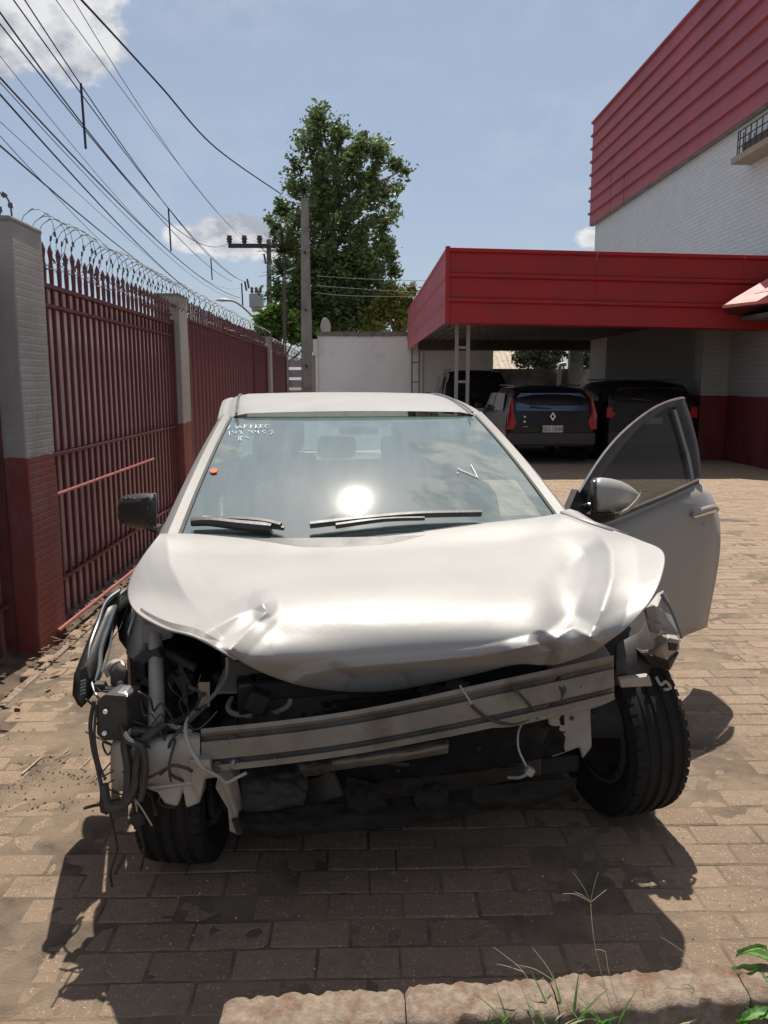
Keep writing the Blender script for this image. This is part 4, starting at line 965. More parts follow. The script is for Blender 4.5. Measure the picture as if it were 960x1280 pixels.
# marker writing on the screen (strokes as thin raised paint)
def W2(px, py):   # point on the windscreen seen at px,py
    best = None; 
    s, t = 0., .5
    for _ in range(12):
        def pr(s, t):
            p = wind(s, t); d = p - Vector((0,0,CAMZ)); f = d.x*math.sin(YAW)+d.y*math.cos(YAW); l = d.x*math.cos(YAW)-d.y*math.sin(YAW)
            zc = f*math.cos(PITCH)-d.z*math.sin(PITCH); v = f*math.sin(PITCH)+d.z*math.cos(PITCH); return 480+F*l/zc, 640-F*v/zc
        x, y = pr(s, t); xs, ys = pr(s+.01, t); xt, yt = pr(s, t+.01)
        a, b, c, d = (xs-x)/.01, (xt-x)/.01, (ys-y)/.01, (yt-y)/.01; D = a*d-b*c; ex, ey = px-x, py-y
        s += (d*ex-b*ey)/D; t += (-c*ex+a*ey)/D
    return off(wind(s, t), .004)
def strokes(lines, r=.0022):
    g = B()
    for L in lines: g.tube([W2(*p) for p in L], r, 5)
    return g
k = lambda x, y: (270+x/9.6, 515+y/9.6)
T1 = [[k(145,215),k(175,165),k(195,200),k(235,170),k(245,205)],[k(255,205),k(285,165),k(310,200)],[k(265,190),k(302,190)],[k(335,205),k(345,160)],[k(345,165),k(385,165),k(350,185)],
      [k(415,205),k(422,160),k(455,158)],[k(418,182),k(448,180)],[k(475,205),k(480,160),k(515,165),k(482,182),k(512,205)],[k(570,162),k(532,160),k(530,200),k(570,200)],[k(530,180),k(560,180)],[k(640,165),k(600,158),k(585,180),k(610,200),k(650,200)]]
T2 = [[k(158,240),k(165,285)],[k(195,235),k(215,265),k(245,235),k(240,265)],[k(280,235),k(305,245),k(300,270),k(282,268)],[k(320,268),k(322,272)],[k(385,235),k(430,238),k(440,262),k(395,268)],
      [k(470,232),k(480,250),k(508,245)],[k(508,230),k(510,268)],[k(595,228),k(560,230),k(565,248),k(595,255),k(570,268)],[k(690,232),k(640,235),k(680,250),k(650,280)]]
T3 = [[k(320,300),k(280,298),k(265,312),k(300,328),k(298,350),k(270,350),k(275,330),k(318,300)],[k(345,305),k(395,318)]]
part(strokes(T1+T2+T3, .0019), 'marker_writing', M['chalk'], parent=ws)
part(strokes([[(572,586.5),(578,589.5),(597,597.5)],[(588.5,582),(593,590),(597,598)],[(571,591.5),(573,593)]], .0024), 'marker_tick', M['chalk'], parent=ws)
p = W2(267, 589); part(B().prism([W2(262,590), W2(266,586.5), W2(272,588), W2(271,592), W2(265,593)], (0,-.002,.003)), 'orange_sticker', M['orange'], parent=ws)
part(B().add([W2(249,652), W2(282,652.5), W2(284,647), W2(254,646)], [(0,1,2,3)]), 'corner_sticker', M['sticker'], parent=ws, solid=.002)
# scuttle panel under the screen
part(B().grid([[C(u*1.01, v+dv, z) for dv, z in ((-.0, 1.004), (-.05, .985), (-.13, .955), (-.15, .90))] for u, v in WB]), 'scuttle_panel', M['black'], smooth=True)
# wipers
def wiper(pts, armpts, nm='wiper'):
    g = B().tube([Vector(p) for p in pts], .013, 6, sm=6)
    o = part(g, nm, M['black'], smooth=True); part(B().tube([Vector(p) for p in armpts], [.011,.008], 6, sm=4), 'arm', M['black'], parent=o, smooth=True)
up = Vector((0, -.02, .02))
wiper([W2(241,657)+up, W2(290,656)+up, W2(330,659)+up, W2(352,664)+up], [W2(250,660)+up, W2(300,660)+up, W2(356,666)+up*.8])
part(B().tube([W2(241,660)+up, W2(265,659)+up, W2(300,662)+up*.8, W2(340,665)+up*.6], [.014,.022], 7, sm=4), 'blade_cover', M['black'], smooth=True)
wiper([W2(388,663)+up, W2(450,656)+up, W2(520,650)+up, W2(600,648)+up], [W2(420,664)+up, W2(480,656)+up, W2(530,654)+up*.9])
# A pillars: outer silver rail running into the roof edge
def pillar(s):
    g = B(); rows = []
    for i in range(25):
        t = i/24; a = wind(s, t); 
        oa = C(0,0,0); du = UX*s; out = .055 + .02*(1-t)
        p0 = a + Vector((0,0,.004)); p1 = a + du*out*.45 + Vector((0,0,.018)); p2 = a + du*out + Vector((0,0,-.012)) + VX*.02; p3 = a + du*(out+.02) + Vector((0,0,-.075)) + VX*.06; p4 = a + du*.0 + Vector((0,0,-.06)) + VX*.08
        rows.append([p0, p1, p2, p3, p4])
    g.grid(rows, wrap=True); o = part(g, 'windscreen_pillar', M['paint'], smooth=True, angle=50); 
    band([((s*.985, k/20), (s*1.012, k/20)) for k in range(21)], 'rubber_seal', M['black'], o, .005)
pillar(-1); pillar(1)
# roof skin
rows = []
for i in range(17):
    t = i/16; v = .83 + t*1.55; z0 = 1.398 + .082*math.sin(math.pi*min(1, t*.75+.02))**.8 - .02*max(0, t-.7)
    hw = .574 + .03*math.sin(math.pi*t)
    r = []
    for j in range(21):
        s = -1+j/10; a = abs(s); bow = .085*.7*s*s*(1-t)
        r.append(C(-.011+s*(hw+.045), v+bow, z0 + .014*(1-s*s) - .055*max(0, (a-.82)/.18)**2 + (-.012 if .80 < a < .86 else 0)))
    rows.append(r)
roof = part(B().grid(rows), 'roof', M['paint'], smooth=True)
for p in roof.data.polygons: p.use_smooth = True
for s in (-1, 1):
    part(B().tube([C(-.011+s*.545, .84, 1.412), C(-.011+s*.55, 1.1, 1.447), C(-.011+s*.56, 1.7, 1.483), C(-.011+s*.555, 2.3, 1.465)], .006, 5, sm=4), 'roof_strip', M['frit'], parent=roof)
# rear screen, rear pillars, boot, sides
rb = [[C(s*(.55+.10*t), 2.36+.72*t, 1.43-.40*t) for s in [-1+j/6 for j in range(13)]] for t in [i/8 for i in range(9)]]
part(B().grid(rb), 'rear_screen', M['tint2'], smooth=True)
for s in (-1, 1):
    part(B().prism([C(s*.60,2.30,1.42), C(s*.55,2.40,1.43), C(s*.68,3.10,1.02), C(s*.80,3.05,.98), C(s*.80,2.62,.98)], UX*s*-.03), 'rear_pillar', M['paint'])
    part(B().prism([C(s*.70,1.42,.98), C(s*.62,1.44,1.42), C(s*.62,1.54,1.42), C(s*.71,1.56,.98)], UX*s*.02), 'centre_pillar', M['black'])
    part(B().prism([C(s*.80,1.56,1.0), C(s*.645,1.58,1.37), C(s*.64,2.25,1.36), C(s*.79,2.55,1.0)], UX*s*.004), 'side_window', M['tint2'])
    part(B().tube([wind(s, 1)+UX*s*.035+Vector((0,0,-.03)), C(-.011+s*.617,1.2,1.405), C(-.011+s*.625,1.7,1.435), C(-.01+s*.61,2.3,1.41), C(s*.68,2.7,1.25), C(s*.75, 3.0, 1.05)], .028, 8, sm=5), 'roof_rail', M['paint'], smooth=True)
boot = [[C(s*hw, v, z - .03*s*s) for s in [-1+j/6 for j in range(13)]] for v, z, hw in ((3.05,1.04,.70),(3.2,1.05,.72),(3.45,1.05,.72),(3.62,1.02,.72),(3.66,.95,.74),(3.64,.62,.80),(3.62,.3,.80))]
part(B().grid(boot), 'boot_lid', M['paint'], smooth=True)
def side(s, v0, v1, name):
    rows = []
    for i in range(13):
        v = v0+(v1-v0)*i/12; q = .0 if v < 3.1 else -.06*(v-3.1)/.5
        r = [C(s*(.80+q), v, .99), C(s*(.845+q), v, .93), C(s*(.875+q), v, .80), C(s*(.885+q), v, .62), C(s*(.875+q), v, .42), C(s*(.84+q), v, .20)]
        # rear wheel arch
        d = abs(v-2.42)
        if d < .34: zz = .33 + math.sqrt(.34**2-d*d); r = [C(0,0,0)+(p-C(0,0,0)) if p.z > zz else Vector((p.x, p.y, zz)) for p in r]
        rows.append(r)
    part(B().grid(rows), name, M['paint'], smooth=True, solid=.0)
side(-1, .28, 1.48, 'front_door'); side(-1, 1.49, 3.62, 'rear_side_panel'); side(1, 1.49, 3.62, 'rear_side_panel')
part(B().prism([C(-.80,.30,1.0), C(-.645,.80,1.34), C(-.635,1.4,1.38), C(-.80,1.46,1.0)], UX*.004), 'side_window', M['tint2'])
part(B().box((-.84, .2, .16), (.84, 3.5, .22), rot=Matrix.Rotation(PSI, 3, 'Z'), at=CO), 'floor_pan', M['black'])
for s in (-1, 1): part(B().box((s*.80-.05, .15, .16), (s*.80+.05, 1.5, .34), rot=Matrix.Rotation(PSI, 3, 'Z'), at=CO), 'sill', M['paint'], bevel=.015)
# firewall
part(B().box((-.74, .08, .2), (.74, .11, .96), rot=Matrix.Rotation(PSI, 3, 'Z'), at=CO), 'firewall', M['blackd'])
# dashboard, seats, wheel
rows = [[C(u, v+.04*(1-abs(u)), z) for v, z in ((.04,.985),(.22,.985),(.40,.99),(.50,.96),(.52,.82),(.5,.6))] for u in [-.72+.12*k for k in range(13)]]
part(B().grid(rows), 'dashboard', M['dash'], smooth=True)
sw = B(); cc = C(.34, .66, .93); ax = (VX*.9+Vector((0,0,.42))).normalized()
x_ = UX; y_ = ax.cross(x_)
sw.tube([cc + (x_*math.cos(a)+y_*math.sin(a))*.18 for a in [2*math.pi*q/28 for q in range(29)]], .016, 8)
sw.bar(cc-x_*.17, cc+x_*.17, .04, .03); part(sw, 'steering_wheel', M['black'], smooth=True)
def seat(u, v, wd=.5):
    o = part(B().box((u-wd/2, v, .38), (u+wd/2, v+.5, .58), rot=Matrix.Rotation(PSI, 3, 'Z'), at=CO), 'seat', M['seat'], bevel=.05, seg=3)
    rows = []
    for i in range(9):
        t = i/8; hw = wd*.5*(1 - .25*t**2); z = .55+.62*t; vv = v+.45+.16*t
        rows.append([C(u+hw*math.cos(a), vv+.075*math.sin(a), z) for a in [2*math.pi*q/16 for q in range(16)]])
    rows.append([C(u+.12*math.cos(a), v+.62+.04*math.sin(a), 1.19) for a in [2*math.pi*q/16 for q in range(16)]])
    g = B().grid(rows, wrap=True); g.add(rows[-1], [tuple(range(16))]); part(g, 'backrest', M['seat'], smooth=True, parent=o)
    part(B().box((u-.13, v+.58, 1.19), (u+.13, v+.68, 1.36), rot=Matrix.Rotation(PSI, 3, 'Z'), at=CO), 'headrest', M['seat'], bevel=.045, seg=3, parent=o)
seat(-.36, .75); seat(.36, .75)
part(B().box((-.62, 2.0, .5), (.62, 2.14, 1.08), rot=Matrix.Rotation(PSI, 3, 'Z'), at=CO), 'rear_bench', M['seat'], bevel=.05, seg=3)
for u in (-.4, 0, .4): part(B().box((u-.12, 2.1, 1.08), (u+.12, 2.2, 1.22), rot=Matrix.Rotation(PSI, 3, 'Z'), at=CO), 'rear_headrest', M['seat'], bevel=.04, seg=3)
part(B().box((-.65, 2.3, 1.0), (.65, 3.1, 1.03), rot=Matrix.Rotation(PSI, 3, 'Z'), at=CO), 'parcel_shelf', M['dash'])
# spent airbag over the dash on the passenger side
ab = bmesh.new(); bmesh.ops.create_icosphere(ab, subdivisions=4, radius=1)
g = B(); cc = C(-.35, .38, 1.12); vs = []
for v in ab.verts:
    n_ = noise.noise(v.co*2.2)*.35 + noise.noise(v.co*5)*.15; q = v.co*(1+n_); vs.append(cc + UX*q.x*.12 + VX*q.y*.09 + Vector((0,0,q.z*.06 - .02*abs(q.x))))
g.add(vs, [[v.index for v in f.verts] for f in ab.faces]); ab.free(); part(g, 'spent_airbag', M['cloth'], smooth=True)
part(B().box((-.09, .86, 1.31), (.09, .89, 1.37), rot=Matrix.Rotation(PSI, 3, 'Z'), at=CO), 'inside_mirror', M['black'], bevel=.012)
# ---------- fender corners beside the screen (silver panels joining bonnet and pillar)
rows = []
for t_, inn, mid_, out_ in ((.55, None, None, P(253,577,3.42)), (.40, None, None, P(241,599,3.30)), (.25, None, None, P(229,621,3.16)), (.10, None, None, P(217,640,3.04)),
                      (0, P(216,668,2.86), P(211,662,2.88), P(204,658,2.98)), (0, P(212,673,2.82), P(203,679,2.85), P(193,684,2.94)), (0, P(200,690,2.78), P(194,697,2.83), P(185,706,2.92))):
    a_ = inn if inn is not None else wind(-1, t_) + Vector((0,0,.006)) - UX*.012
    m_ = mid_ if mid_ is not None else a_.lerp(out_, .5) + Vector((0,-.01,.016))
    rows.append([a_ + Vector((0,.02,-.02)), a_, m_, out_, out_ + Vector((0,.03,-.07))])
sm_ = [[tuple(p) for p in r] for r in rows]
part(B().grid(bic(sm_, 4, 4)), 'wing_corner', M['paint'], smooth=True, solid=.004)
rows = [[P(700,640,2.98), P(712,637,2.99), P(722,640,3.02)], [P(724,650,2.88), P(735,650,2.9), P(745,654,2.98)], [P(765,664,2.74), P(775,664,2.78), P(785,668,2.9)]]
part(B().grid(rows), 'wing_corner', M['paint'], smooth=True, solid=.006)
# ---------- open front door
D0 = Vector((.83, 3.17, 0)); D1 = Vector((1.64, 3.80, 0)); DD = (D1-D0).normalized(); DN = Vector((DD.y, -DD.x, 0))   # DN points to the camera side
def Dl(px, py, d=0): return PL(px, py, D0 + DN*d, DN)
def Du(px, py, d=0):   # window plane leans away with height
    n = (DN + Vector((0,0,.30))).normalized(); b = D1 + Vector((0,0,1.07)); return PL(px, py, b + DN*d, n)
belt = [(712,640),(722,652),(738,668),(760,655),(800,636),(840,617),(873,601)]
# lower skin: grid from belt to bottom, bulging
topl = [(700,668),(740,656),(780,641),(820,624),(850,611),(874,601)]
botl = [(716,800),(745,808),(780,812),(815,808),(850,797),(884,784)]
rows = []
for i in range(13):
    t = i/12; r = []
    for j in range(26):
        f = j/25*5; a = min(int(f), 4); f -= a
        tx = topl[a][0]+(topl[a+1][0]-topl[a][0])*f; ty = topl[a][1]+(topl[a+1][1]-topl[a][1])*f; bx = botl[a][0]+(botl[a+1][0]-botl[a][0])*f; by = botl[a][1]+(botl[a+1][1]-botl[a][1])*f
        e = j/25
        px = tx+(bx-tx)*t + (20*math.sin(math.pi*t**.62) * e**6) + (6*e**4*(1-t)*math.sin(math.pi*t)); py = ty+(by-ty)*t
        bul = .045*math.sin(math.pi*(t*.8+.1)) + (.022 if .16 < t < .24 else 0)*0 + (.040*(t/.2)**.8 if t < .2 else .040*math.exp(-(t-.2)*2.2)) - .05*max(0, e-.94)/.06
        r.append(Dl(px, py, bul))
    rows.append(r)
door = part(B().grid(rows), 'open_door', M['paint'], smooth=True)
for p in door.data.polygons: p.use_smooth = True
q = door.modifiers.new('t', 'SOLIDIFY'); q.thickness = .09; q.offset = 1 if (door.data.polygons[100].normal.dot(DN) < 0) else -1
# window frame
outer = [(708,650),(712,634),(724,612),(745,578),(765,552),(785,532),(808,514),(828,503),(848,497),(856,500),(866,530),(874,565),(877,598)]
inner = [(742,648),(738,636),(741,622),(752,598),(770,570),(790,545),(810,526),(828,514),(842,509),(846,515),(856,545),(863,575),(866,603)]
mid = [((a[0]*.45+b[0]*.55), (a[1]*.45+b[1]*.55)) for a, b in zip(outer, inner)]
def sp2(L): return [tuple(v) for v in [x[:2] for x in spline([Vector((*p, 0)) for p in L], 4)]]
O, I_, Md = sp2(outer), sp2(inner), sp2(mid)
fr = part(B().grid([[Du(*a, -.02), Du(*a, .012), Du(*m, .016), Du(*b, .004), Du(*b, -.02)] for a, m, b in zip(O, Md, I_)]), 'window_frame', M['trim'], smooth=True, parent=door)
g = B(); OO = O[6:36]; g.tube([Du(x+1, y+1, .018) for x, y in OO], .0055, 5); part(g, 'chrome_strip', M['rim'], parent=door)
poly = I_ + [(860,606),(820,622),(780,640),(760,650)]
gp = [Du(*p, -.004) for p in poly]
part(B().add(gp, [tuple(range(len(gp)))]), 'door_glass', M['tint'], parent=door, solid=.0)
part(B().tube([Du(843,512,.012), Du(853,545,.012), Du(861,575,.012), Du(866,602,.012)], .009, 5, sm=3), 'glass_channel', M['lattice'], parent=door)
part(B().grid([[Dl(x, y-3, .05+.0), Dl(x, y, .075), Dl(x, y+4, .07), Dl(x, y+4.5, .03)] for x, y in [(738,657),(770,644),(800,632),(830,620),(852,610),(874,600)]]), 'waist_seal', M['black'], smooth=True, parent=door)
# black sail panel and handle
part(B().prism([Du(710,640,.03), Du(722,612,.03), Du(738,636,.03), Du(742,650,.03), Dl(738,664,.03), Dl(712,652,.03)], DN*-.03), 'sail_panel', M['black'], parent=door)
h = part(B().tube([Dl(864,648,.05), Dl(868,641,.085), Dl(880,637,.10), Dl(892,634,.09), Dl(896,637,.05)], [.011,.013], 8, sm=6), 'door_handle', M['paint'], smooth=True, parent=door)
h.scale = (1, 1, 1)
part(B().tube([Dl(865,645,.055), Dl(880,641,.085), Dl(895,636,.06)], .014, 8, sm=5), 'handle_grip', M['chrome'], smooth=True, parent=h)
g = B(); hp = [Dl(866,646,.045), Dl(874,642,.047), Dl(886,640,.047), Dl(892,640,.045), Dl(884,652,.045), Dl(872,654,.045)]; part(g.prism(hp, DN*.002), 'handle_recess', M['frit'], parent=h)
part(B().tube([Dl(877,655,.04), Dl(877,655,.068)], .014, 10), 'lock_cover', M['paint'], parent=h, smooth=True)
# door mirror, silver
def shell(pts_rows, name, m, parent, **k):
    g = B().grid(pts_rows, wrap=True); g.add(pts_rows[0], [tuple(range(len(pts_rows[0])))]); g.add(pts_rows[-1], [tuple(range(len(pts_rows[0])))[::-1]])
    return part(g, name, m, parent=parent, smooth=True, **k)
def blob(sections, Y, depth, n=18, yoff=lambda x: 0):
    # sections: (px, ytop, ybottom, depth factor)
    rows = []
    for (px, yt, yb, f) in sections:
        c = (yt+yb)/2; hh = (yb-yt)/2; r = []
        for k in range(n):
            a = 2*math.pi*k/n; cs, sn = math.cos(a), math.sin(a); cs = abs(cs)**.8*(1 if cs > 0 else -1); sn = abs(sn)**.8*(1 if sn > 0 else -1)
            r.append(P(px, c - hh*sn, Y + yoff(px) + depth*f*-cs))
        rows.append(r)
    return rows
mir = shell(blob([(742,600,638,.55),(745,597,642,.85),(752,596.5,643,.97),(764,598,642.5,1),(776,601,640,.97),(786,606,636,.85),(794,612,630,.6),(799,617,625,.2)], 3.16, .085, yoff=lambda x: (x-742)*.0018), 'mirror_housing', M['paint'], door, angle=80)
shell(blob([(738,600,636,.6),(742,597,643,.9),(746,597,643.5,.9)], 3.16, .088), 'mirror_rim', M['trim'], mir, angle=50)
shell(blob([(774,640,645,.5),(785,634,640,.5),(794,625,633,.5),(800,616,627,.4),(801,614,622,.2)], 3.14, .07), 'mirror_lamp', M['pipe'], mir)
part(B().prism([P(722,648,3.17), P(744,641,3.12), P(770,642,3.10), P(770,650,3.12), P(740,656,3.16), P(724,657,3.2)], (0,.06,.0)), 'mirror_foot', M['black'], parent=mir, bevel=.006)
part(B().tube([P(728,633,3.2), P(736,630,3.15), P(743,632,3.14)], .006, 6), 'mirror_bracket', M['rim'], parent=mir)
def face(o, d):
    if sum((p.normal for p in o.data.polygons), Vector()).dot(d) < 0: o.data.flip_normals()
face(ws, Vector((0,-.5,.86)))
for o_ in [x for x in S.objects if x.parent == door and x.name.startswith('door_glass')]: face(o_, DN)
# ---------- left mirror: bare black frame with no cap
lm = shell(blob([(147,632,646,.4),(149,624,652,.7),(156,619,657,.9),(168,617,661,1),(180,616,662,1),(190,616,663,.95),(195,616,664,.8)], 3.06, .08, yoff=lambda x: -(x-170)*.001), 'bare_mirror', M['black'], car, angle=40)
part(B().prism([P(174,657,3.0), P(196,660,3.02), P(196,668,3.04), P(188,664,3.02)], (0,.08,0)), 'mirror_foot', M['black'], parent=lm)
part(B().prism([P(176,622,2.97), P(187,620,2.97), P(188,634,2.96), P(178,634,2.96)], (0,-.012,0)), 'motor_box', M['blackd'], parent=lm, bevel=.004)
for (x, y) in ((157,624),(162,623),(168,624),(190,643),(190,650),(187,655),(185,636)):
    p = P(x, y, 2.975); part(B().tube([p, p+Vector((0,-.015,0))], .007, 6), 'clip', M['engine'], parent=lm)
part(B().grid([[P(191.5,y,2.99), P(196,y,2.99)] for y in (617,640,660)]), 'mirror_edge', M['frit'], parent=lm, solid=.01)
# ---------- bumper beam (pressed steel, bent and skewed)
BT = [(251,911),(340,902),(430,890),(520,873),(610,853),(690,836),(767,819)]
BB = [(252,966),(340,957),(430,945),(520,929),(610,911),(690,893),(768,874)]
BYd = [2.13,2.10,2.09,2.12,2.19,2.28,2.38]
prof = [(0,.07),(0,.0),(.10,-.004),(.16,.004),(.20,.026),(.27,.028),(.31,.002),(.72,.0),(.76,.022),(.82,.024),(.86,-.006),(1.0,-.004),(1.0,.07)]
rows = []
nb = 36
for i in range(nb+1):
    f = i/nb*6; a = min(int(f), 5); f -= a; L = lambda q: q[a]+(q[a+1]-q[a])*f
    tp = spline([Vector((*p, 0)) for p in BT], 6)[i]; bt = spline([Vector((*p, 0)) for p in BB], 6)[i]; Y = L(BYd)
    rows.append([P(tp.x+(bt.x-tp.x)*h, tp.y+(bt.y-tp.y)*h, Y+d + .004*noise.noise((i*.4, h*3, 0))) for h, d in prof])
g = B().grid(rows, wrap=True); g.add(rows[0], [tuple(range(len(prof)))]); g.add(rows[-1], [tuple(range(len(prof)))[::-1]])
beam = part(g, 'bumper_beam', M['beam'], smooth=True, angle=28)
def hole(px, py, Y, r=.016, parent=beam, m=None):
    p = P(px, py, Y); d = (p - Vector((0,0,CAMZ))).normalized()
    part(B().tube([p - d*.004, p + d*.014], r, 12), 'bolt_hole', m or M['hose'], parent=parent)
for (x, y, Y, r) in ((291,925,2.125,.013),(272,957,2.12,.013),(292,955,2.12,.016),(343,948,2.105,.006),(707,839,2.32,.013),(703,862,2.30,.013),(722,856,2.33,.013)): hole(x, y, Y, r)
part(B().tube([P(292,951,2.10), P(290,955,2.09), P(293,959,2.10)], .004, 5), 'bolt', M['cast'], parent=beam)
# ---------- wheels
def wheel(c, axis, label_dust, tilt=0):
    r, wd = .316, .205; axis = Vector(axis).normalized(); h = wd/2
    g = B(); pr = [(-h*.72, .20),(-h*.95,.235),(-h*1.03,.27),(-h*.96,.298),(-h*.80,.311)]
    for gx in (-.62,-.22,.22,.62):
        pr += [(h*(gx-.10), r-.002*(abs(gx)>.5)), (h*(gx-.055), r-.008), (h*(gx+.055), r-.008), (h*(gx+.10), r-.002*(abs(gx)>.5))]
    pr += [(h*.80,.311),(h*.96,.298),(h*1.03,.27),(h*.95,.235),(h*.72,.20)]
    lathe(g, pr, c, axis, 64); w_ = part(g, 'wheel', M['tyre'], smooth=True, angle=24)
    # shoulder tread blocks
    x = axis.orthogonal().normalized(); y = axis.cross(x); g = B()
    for k in range(56):
        a = 2*math.pi*k/56; d = x*math.cos(a)+y*math.sin(a); tt = axis.cross(d)
        for s in (-1, 1): g.bar(Vector(c)+d*(r-.0065)+axis*s*h*.74, Vector(c)+d*(r-.0115)+axis*s*h*.96, .023, .008, up=d)
    part(g, 'tread_blocks', M['tyre'], parent=w_, kind='stuff')
    g = B(); lathe(g, [(h*.72,.205),(h*.80,.20),(h*.72,.185),(-h*.1,.18),(-h*.72,.19),(-h*.72,.205)], c, axis, 40)
    rm = part(g, 'rim', M['rimd'], parent=w_, smooth=True)
    for k in range(5):
        a = 2*math.pi*k/5; d = x*math.cos(a)+y*math.sin(a); part(B().bar(Vector(c)+d*.03+axis*h*.5, Vector(c)+d*.19+axis*h*.66, .05, .02, up=axis), 'spoke', M['rimd'], parent=w_, bevel=.004)
    lathe(B(), [(-.03,.178),(-.02,.185),(.02,.14),(.022,.0)], Vector(c)-axis*.05, axis, 24).build('brake_disc', M['engine'], w_)
    return w_
st = R(-24)   # steered
axR = Vector((math.cos(st*-1)*1, math.sin(st*-1)*-1*-1, 0))
wheel((.918, 2.75, .316), (math.cos(R(14)), math.sin(R(14)), .05), '')
wheel((-.56, 2.50, .318), (math.cos(R(-4)), math.sin(R(-4)), -.03), '')
wheel(C(-.76, 2.42, .316), UX, ''); wheel(C(.76, 2.42, .316), UX, '')
# ---------- right hand wheel arch liner and torn wing
rows = []
for i in range(15):
    a = math.pi*(.02+.90*i/14); r_ = .31
    if i > 10: break
    rows.append([Vector((.76+dx*1.0, 2.84 - r_*math.cos(a)*1.0 - dx*.2, .34+ (r_*1.08+dz)*math.sin(a) + .01*math.sin(i*1.9+dx*9))) for dx, dz in ((-.20,.02),(-.05,.03),(.10,.02),(.20,.0),(.235,-.035))])
part(B().grid(rows), 'arch_liner', M['blackd'], smooth=True, solid=.004)
rows = [[P(822,742,2.60),P(829,738,2.60),P(836,752,2.64)],[P(806,762,2.55),P(822,758,2.54),P(840,770,2.62)],[P(808,778,2.55),P(824,776,2.53),P(848,792,2.60)],[P(812,790,2.58),P(826,786,2.56),P(851,802,2.58)]]
part(B().grid(rows), 'torn_wing', M['paint'], solid=.004, bevel=.003)
part(B().prism([P(806,760,2.53),P(819,756,2.52),P(829,780,2.54),P(824,793,2.55),P(813,790,2.56)], (0,.02,0)), 'wing_flange', M['paint'], bevel=.004)
part(B().tube([P(827,742,2.58),P(838,760,2.58),P(848,785,2.57),P(852,797,2.58)], .006, 6, sm=4), 'wing_edge', M['frit'], smooth=True)
lb = part(B().prism([P(822,805,2.50),P(836,797,2.49),P(850,800,2.50),P(850,812,2.52),P(832,824,2.53),P(818,820,2.54)], (.01,.06,.0)), 'lamp_bracket', M['cast'], bevel=.006)
part(B().prism([P(835,801,2.485),P(846,803,2.485),P(844,812,2.49),P(835,812,2.49)], (0,-.012,0)), 'bracket_clip', M['black'], parent=lb, bevel=.002)
part(B().tube([P(831,795,2.49),P(826,806,2.5),P(817,814,2.52),P(804,816,2.56)], .009, 7, sm=4), 'bracket_stay', M['beam'], smooth=True)
part(B().prism([P(800,815,2.56),P(836,826,2.56),P(850,815,2.54),P(838,838,2.6),P(815,835,2.6)], (0,.05,0)), 'liner_edge', M['hose'], bevel=.004)
part(B().grid([[P(770,805,2.55),P(800,790,2.66),P(815,760,2.8)],[P(770,835,2.5),P(800,822,2.6),P(826,815,2.7)],[P(765,858,2.5),P(800,850,2.55),P(842,856,2.6)]]), 'inner_wing', M['hose'], smooth=True, solid=.006)
part(B().prism([P(774,850,2.44),P(812,845,2.46),P(816,858,2.47),P(776,860,2.45)], (0,.03,0)), 'torn_tab', M['pipe'], bevel=.004)
part(B().tube([P(820,846,2.46),P(826,856,2.45),P(832,852,2.46),P(838,860,2.47),P(830,862,2.46)], .005, 6, sm=4), 'broken_clip', M['cast'])
# ---------- right crash box, bracket and lower support
part(B().prism([P(690,845,2.36),P(768,824,2.42),P(768,872,2.42),P(690,892,2.36)], (0.03,.35,0)), 'crash_box', M['paintin'], bevel=.008)
ub = part(B().prism([P(684,892,2.42),P(738,878,2.46),P(740,935,2.46),P(728,950,2.46),P(724,935,2.45),P(690,948,2.43)], (.02,.12,0)), 'support_upright', M['paintin'], bevel=.008)
hole(715, 898, 2.44, .007, ub)
part(B().grid([[P(440,918,2.3),P(520,905,2.32),P(620,888,2.36),P(690,880,2.42)],[P(440,932,2.26),P(520,920,2.28),P(620,902,2.33),P(690,893,2.4)],[P(440,938,2.33),P(520,925,2.35),P(620,910,2.4),P(690,900,2.46)]]), 'lower_lip', M['beam'], smooth=True, solid=.006)
part(B().tube([P(610,905,2.28),P(640,903,2.27),P(690,892,2.33),P(742,880,2.40),P(766,870,2.42)], .012, 7, sm=4), 'bent_strut', M['paintin'], smooth=True)
# ---------- left crash structure
cst = blob([(138,935,975,.3),(141,925,985,.7),(148,922,990,.95),(160,922,988,1),(185,921,982,1),(215,917,985,1),(240,914,990,.9),(250,916,988,.7)], 2.16, .05)
shell(cst, 'crash_casting', M['cast'], car, angle=60)
part(B().prism([P(178,985,2.12),P(252,975,2.12),P(250,1005,2.13),P(232,1012,2.13),P(228,990,2.13),P(222,1010,2.13),P(205,1006,2.13),P(196,992,2.13)], (0,.10,0)), 'casting_lug', M['cast'], bevel=.01)
part(B().prism([P(120,876,2.12),P(131,868,2.12),P(158,870,2.12),P(160,925,2.12),P(128,927,2.12),P(120,918,2.12)], (.02,.08,0)), 'square_bracket', M['engine'], bevel=.006)
for (x, y) in ((132,889),(131,916)):
    p = P(x, y, 2.11); part(B().tube([p, p+Vector((0,-.006,0))], .0065, 10), 'rivet', M['chalk'])
part(B().prism([P(140,866,2.14),P(158,864,2.14),P(160,872,2.12),P(136,873,2.12)], (.0,.05,.0)), 'bracket_flange', M['rim'], bevel=.004)
part(B().prism([P(236,950,2.10),P(262,950,2.10),P(264,964,2.10),P(272,972,2.11),P(256,974,2.11),P(250,1000,2.12),P(240,985,2.12)], (0,.05,0)), 'beam_flange', M['cast'], bevel=.004)
part(B().prism([P(272,966,2.14),P(286,985,2.16),P(292,1005,2.18),P(304,1036,2.2),P(300,1045,2.2),P(286,1040,2.2),P(284,1012,2.18),P(268,985,2.16)], (.02,.05,0)), 'liner_strip', M['cast'], bevel=.006)
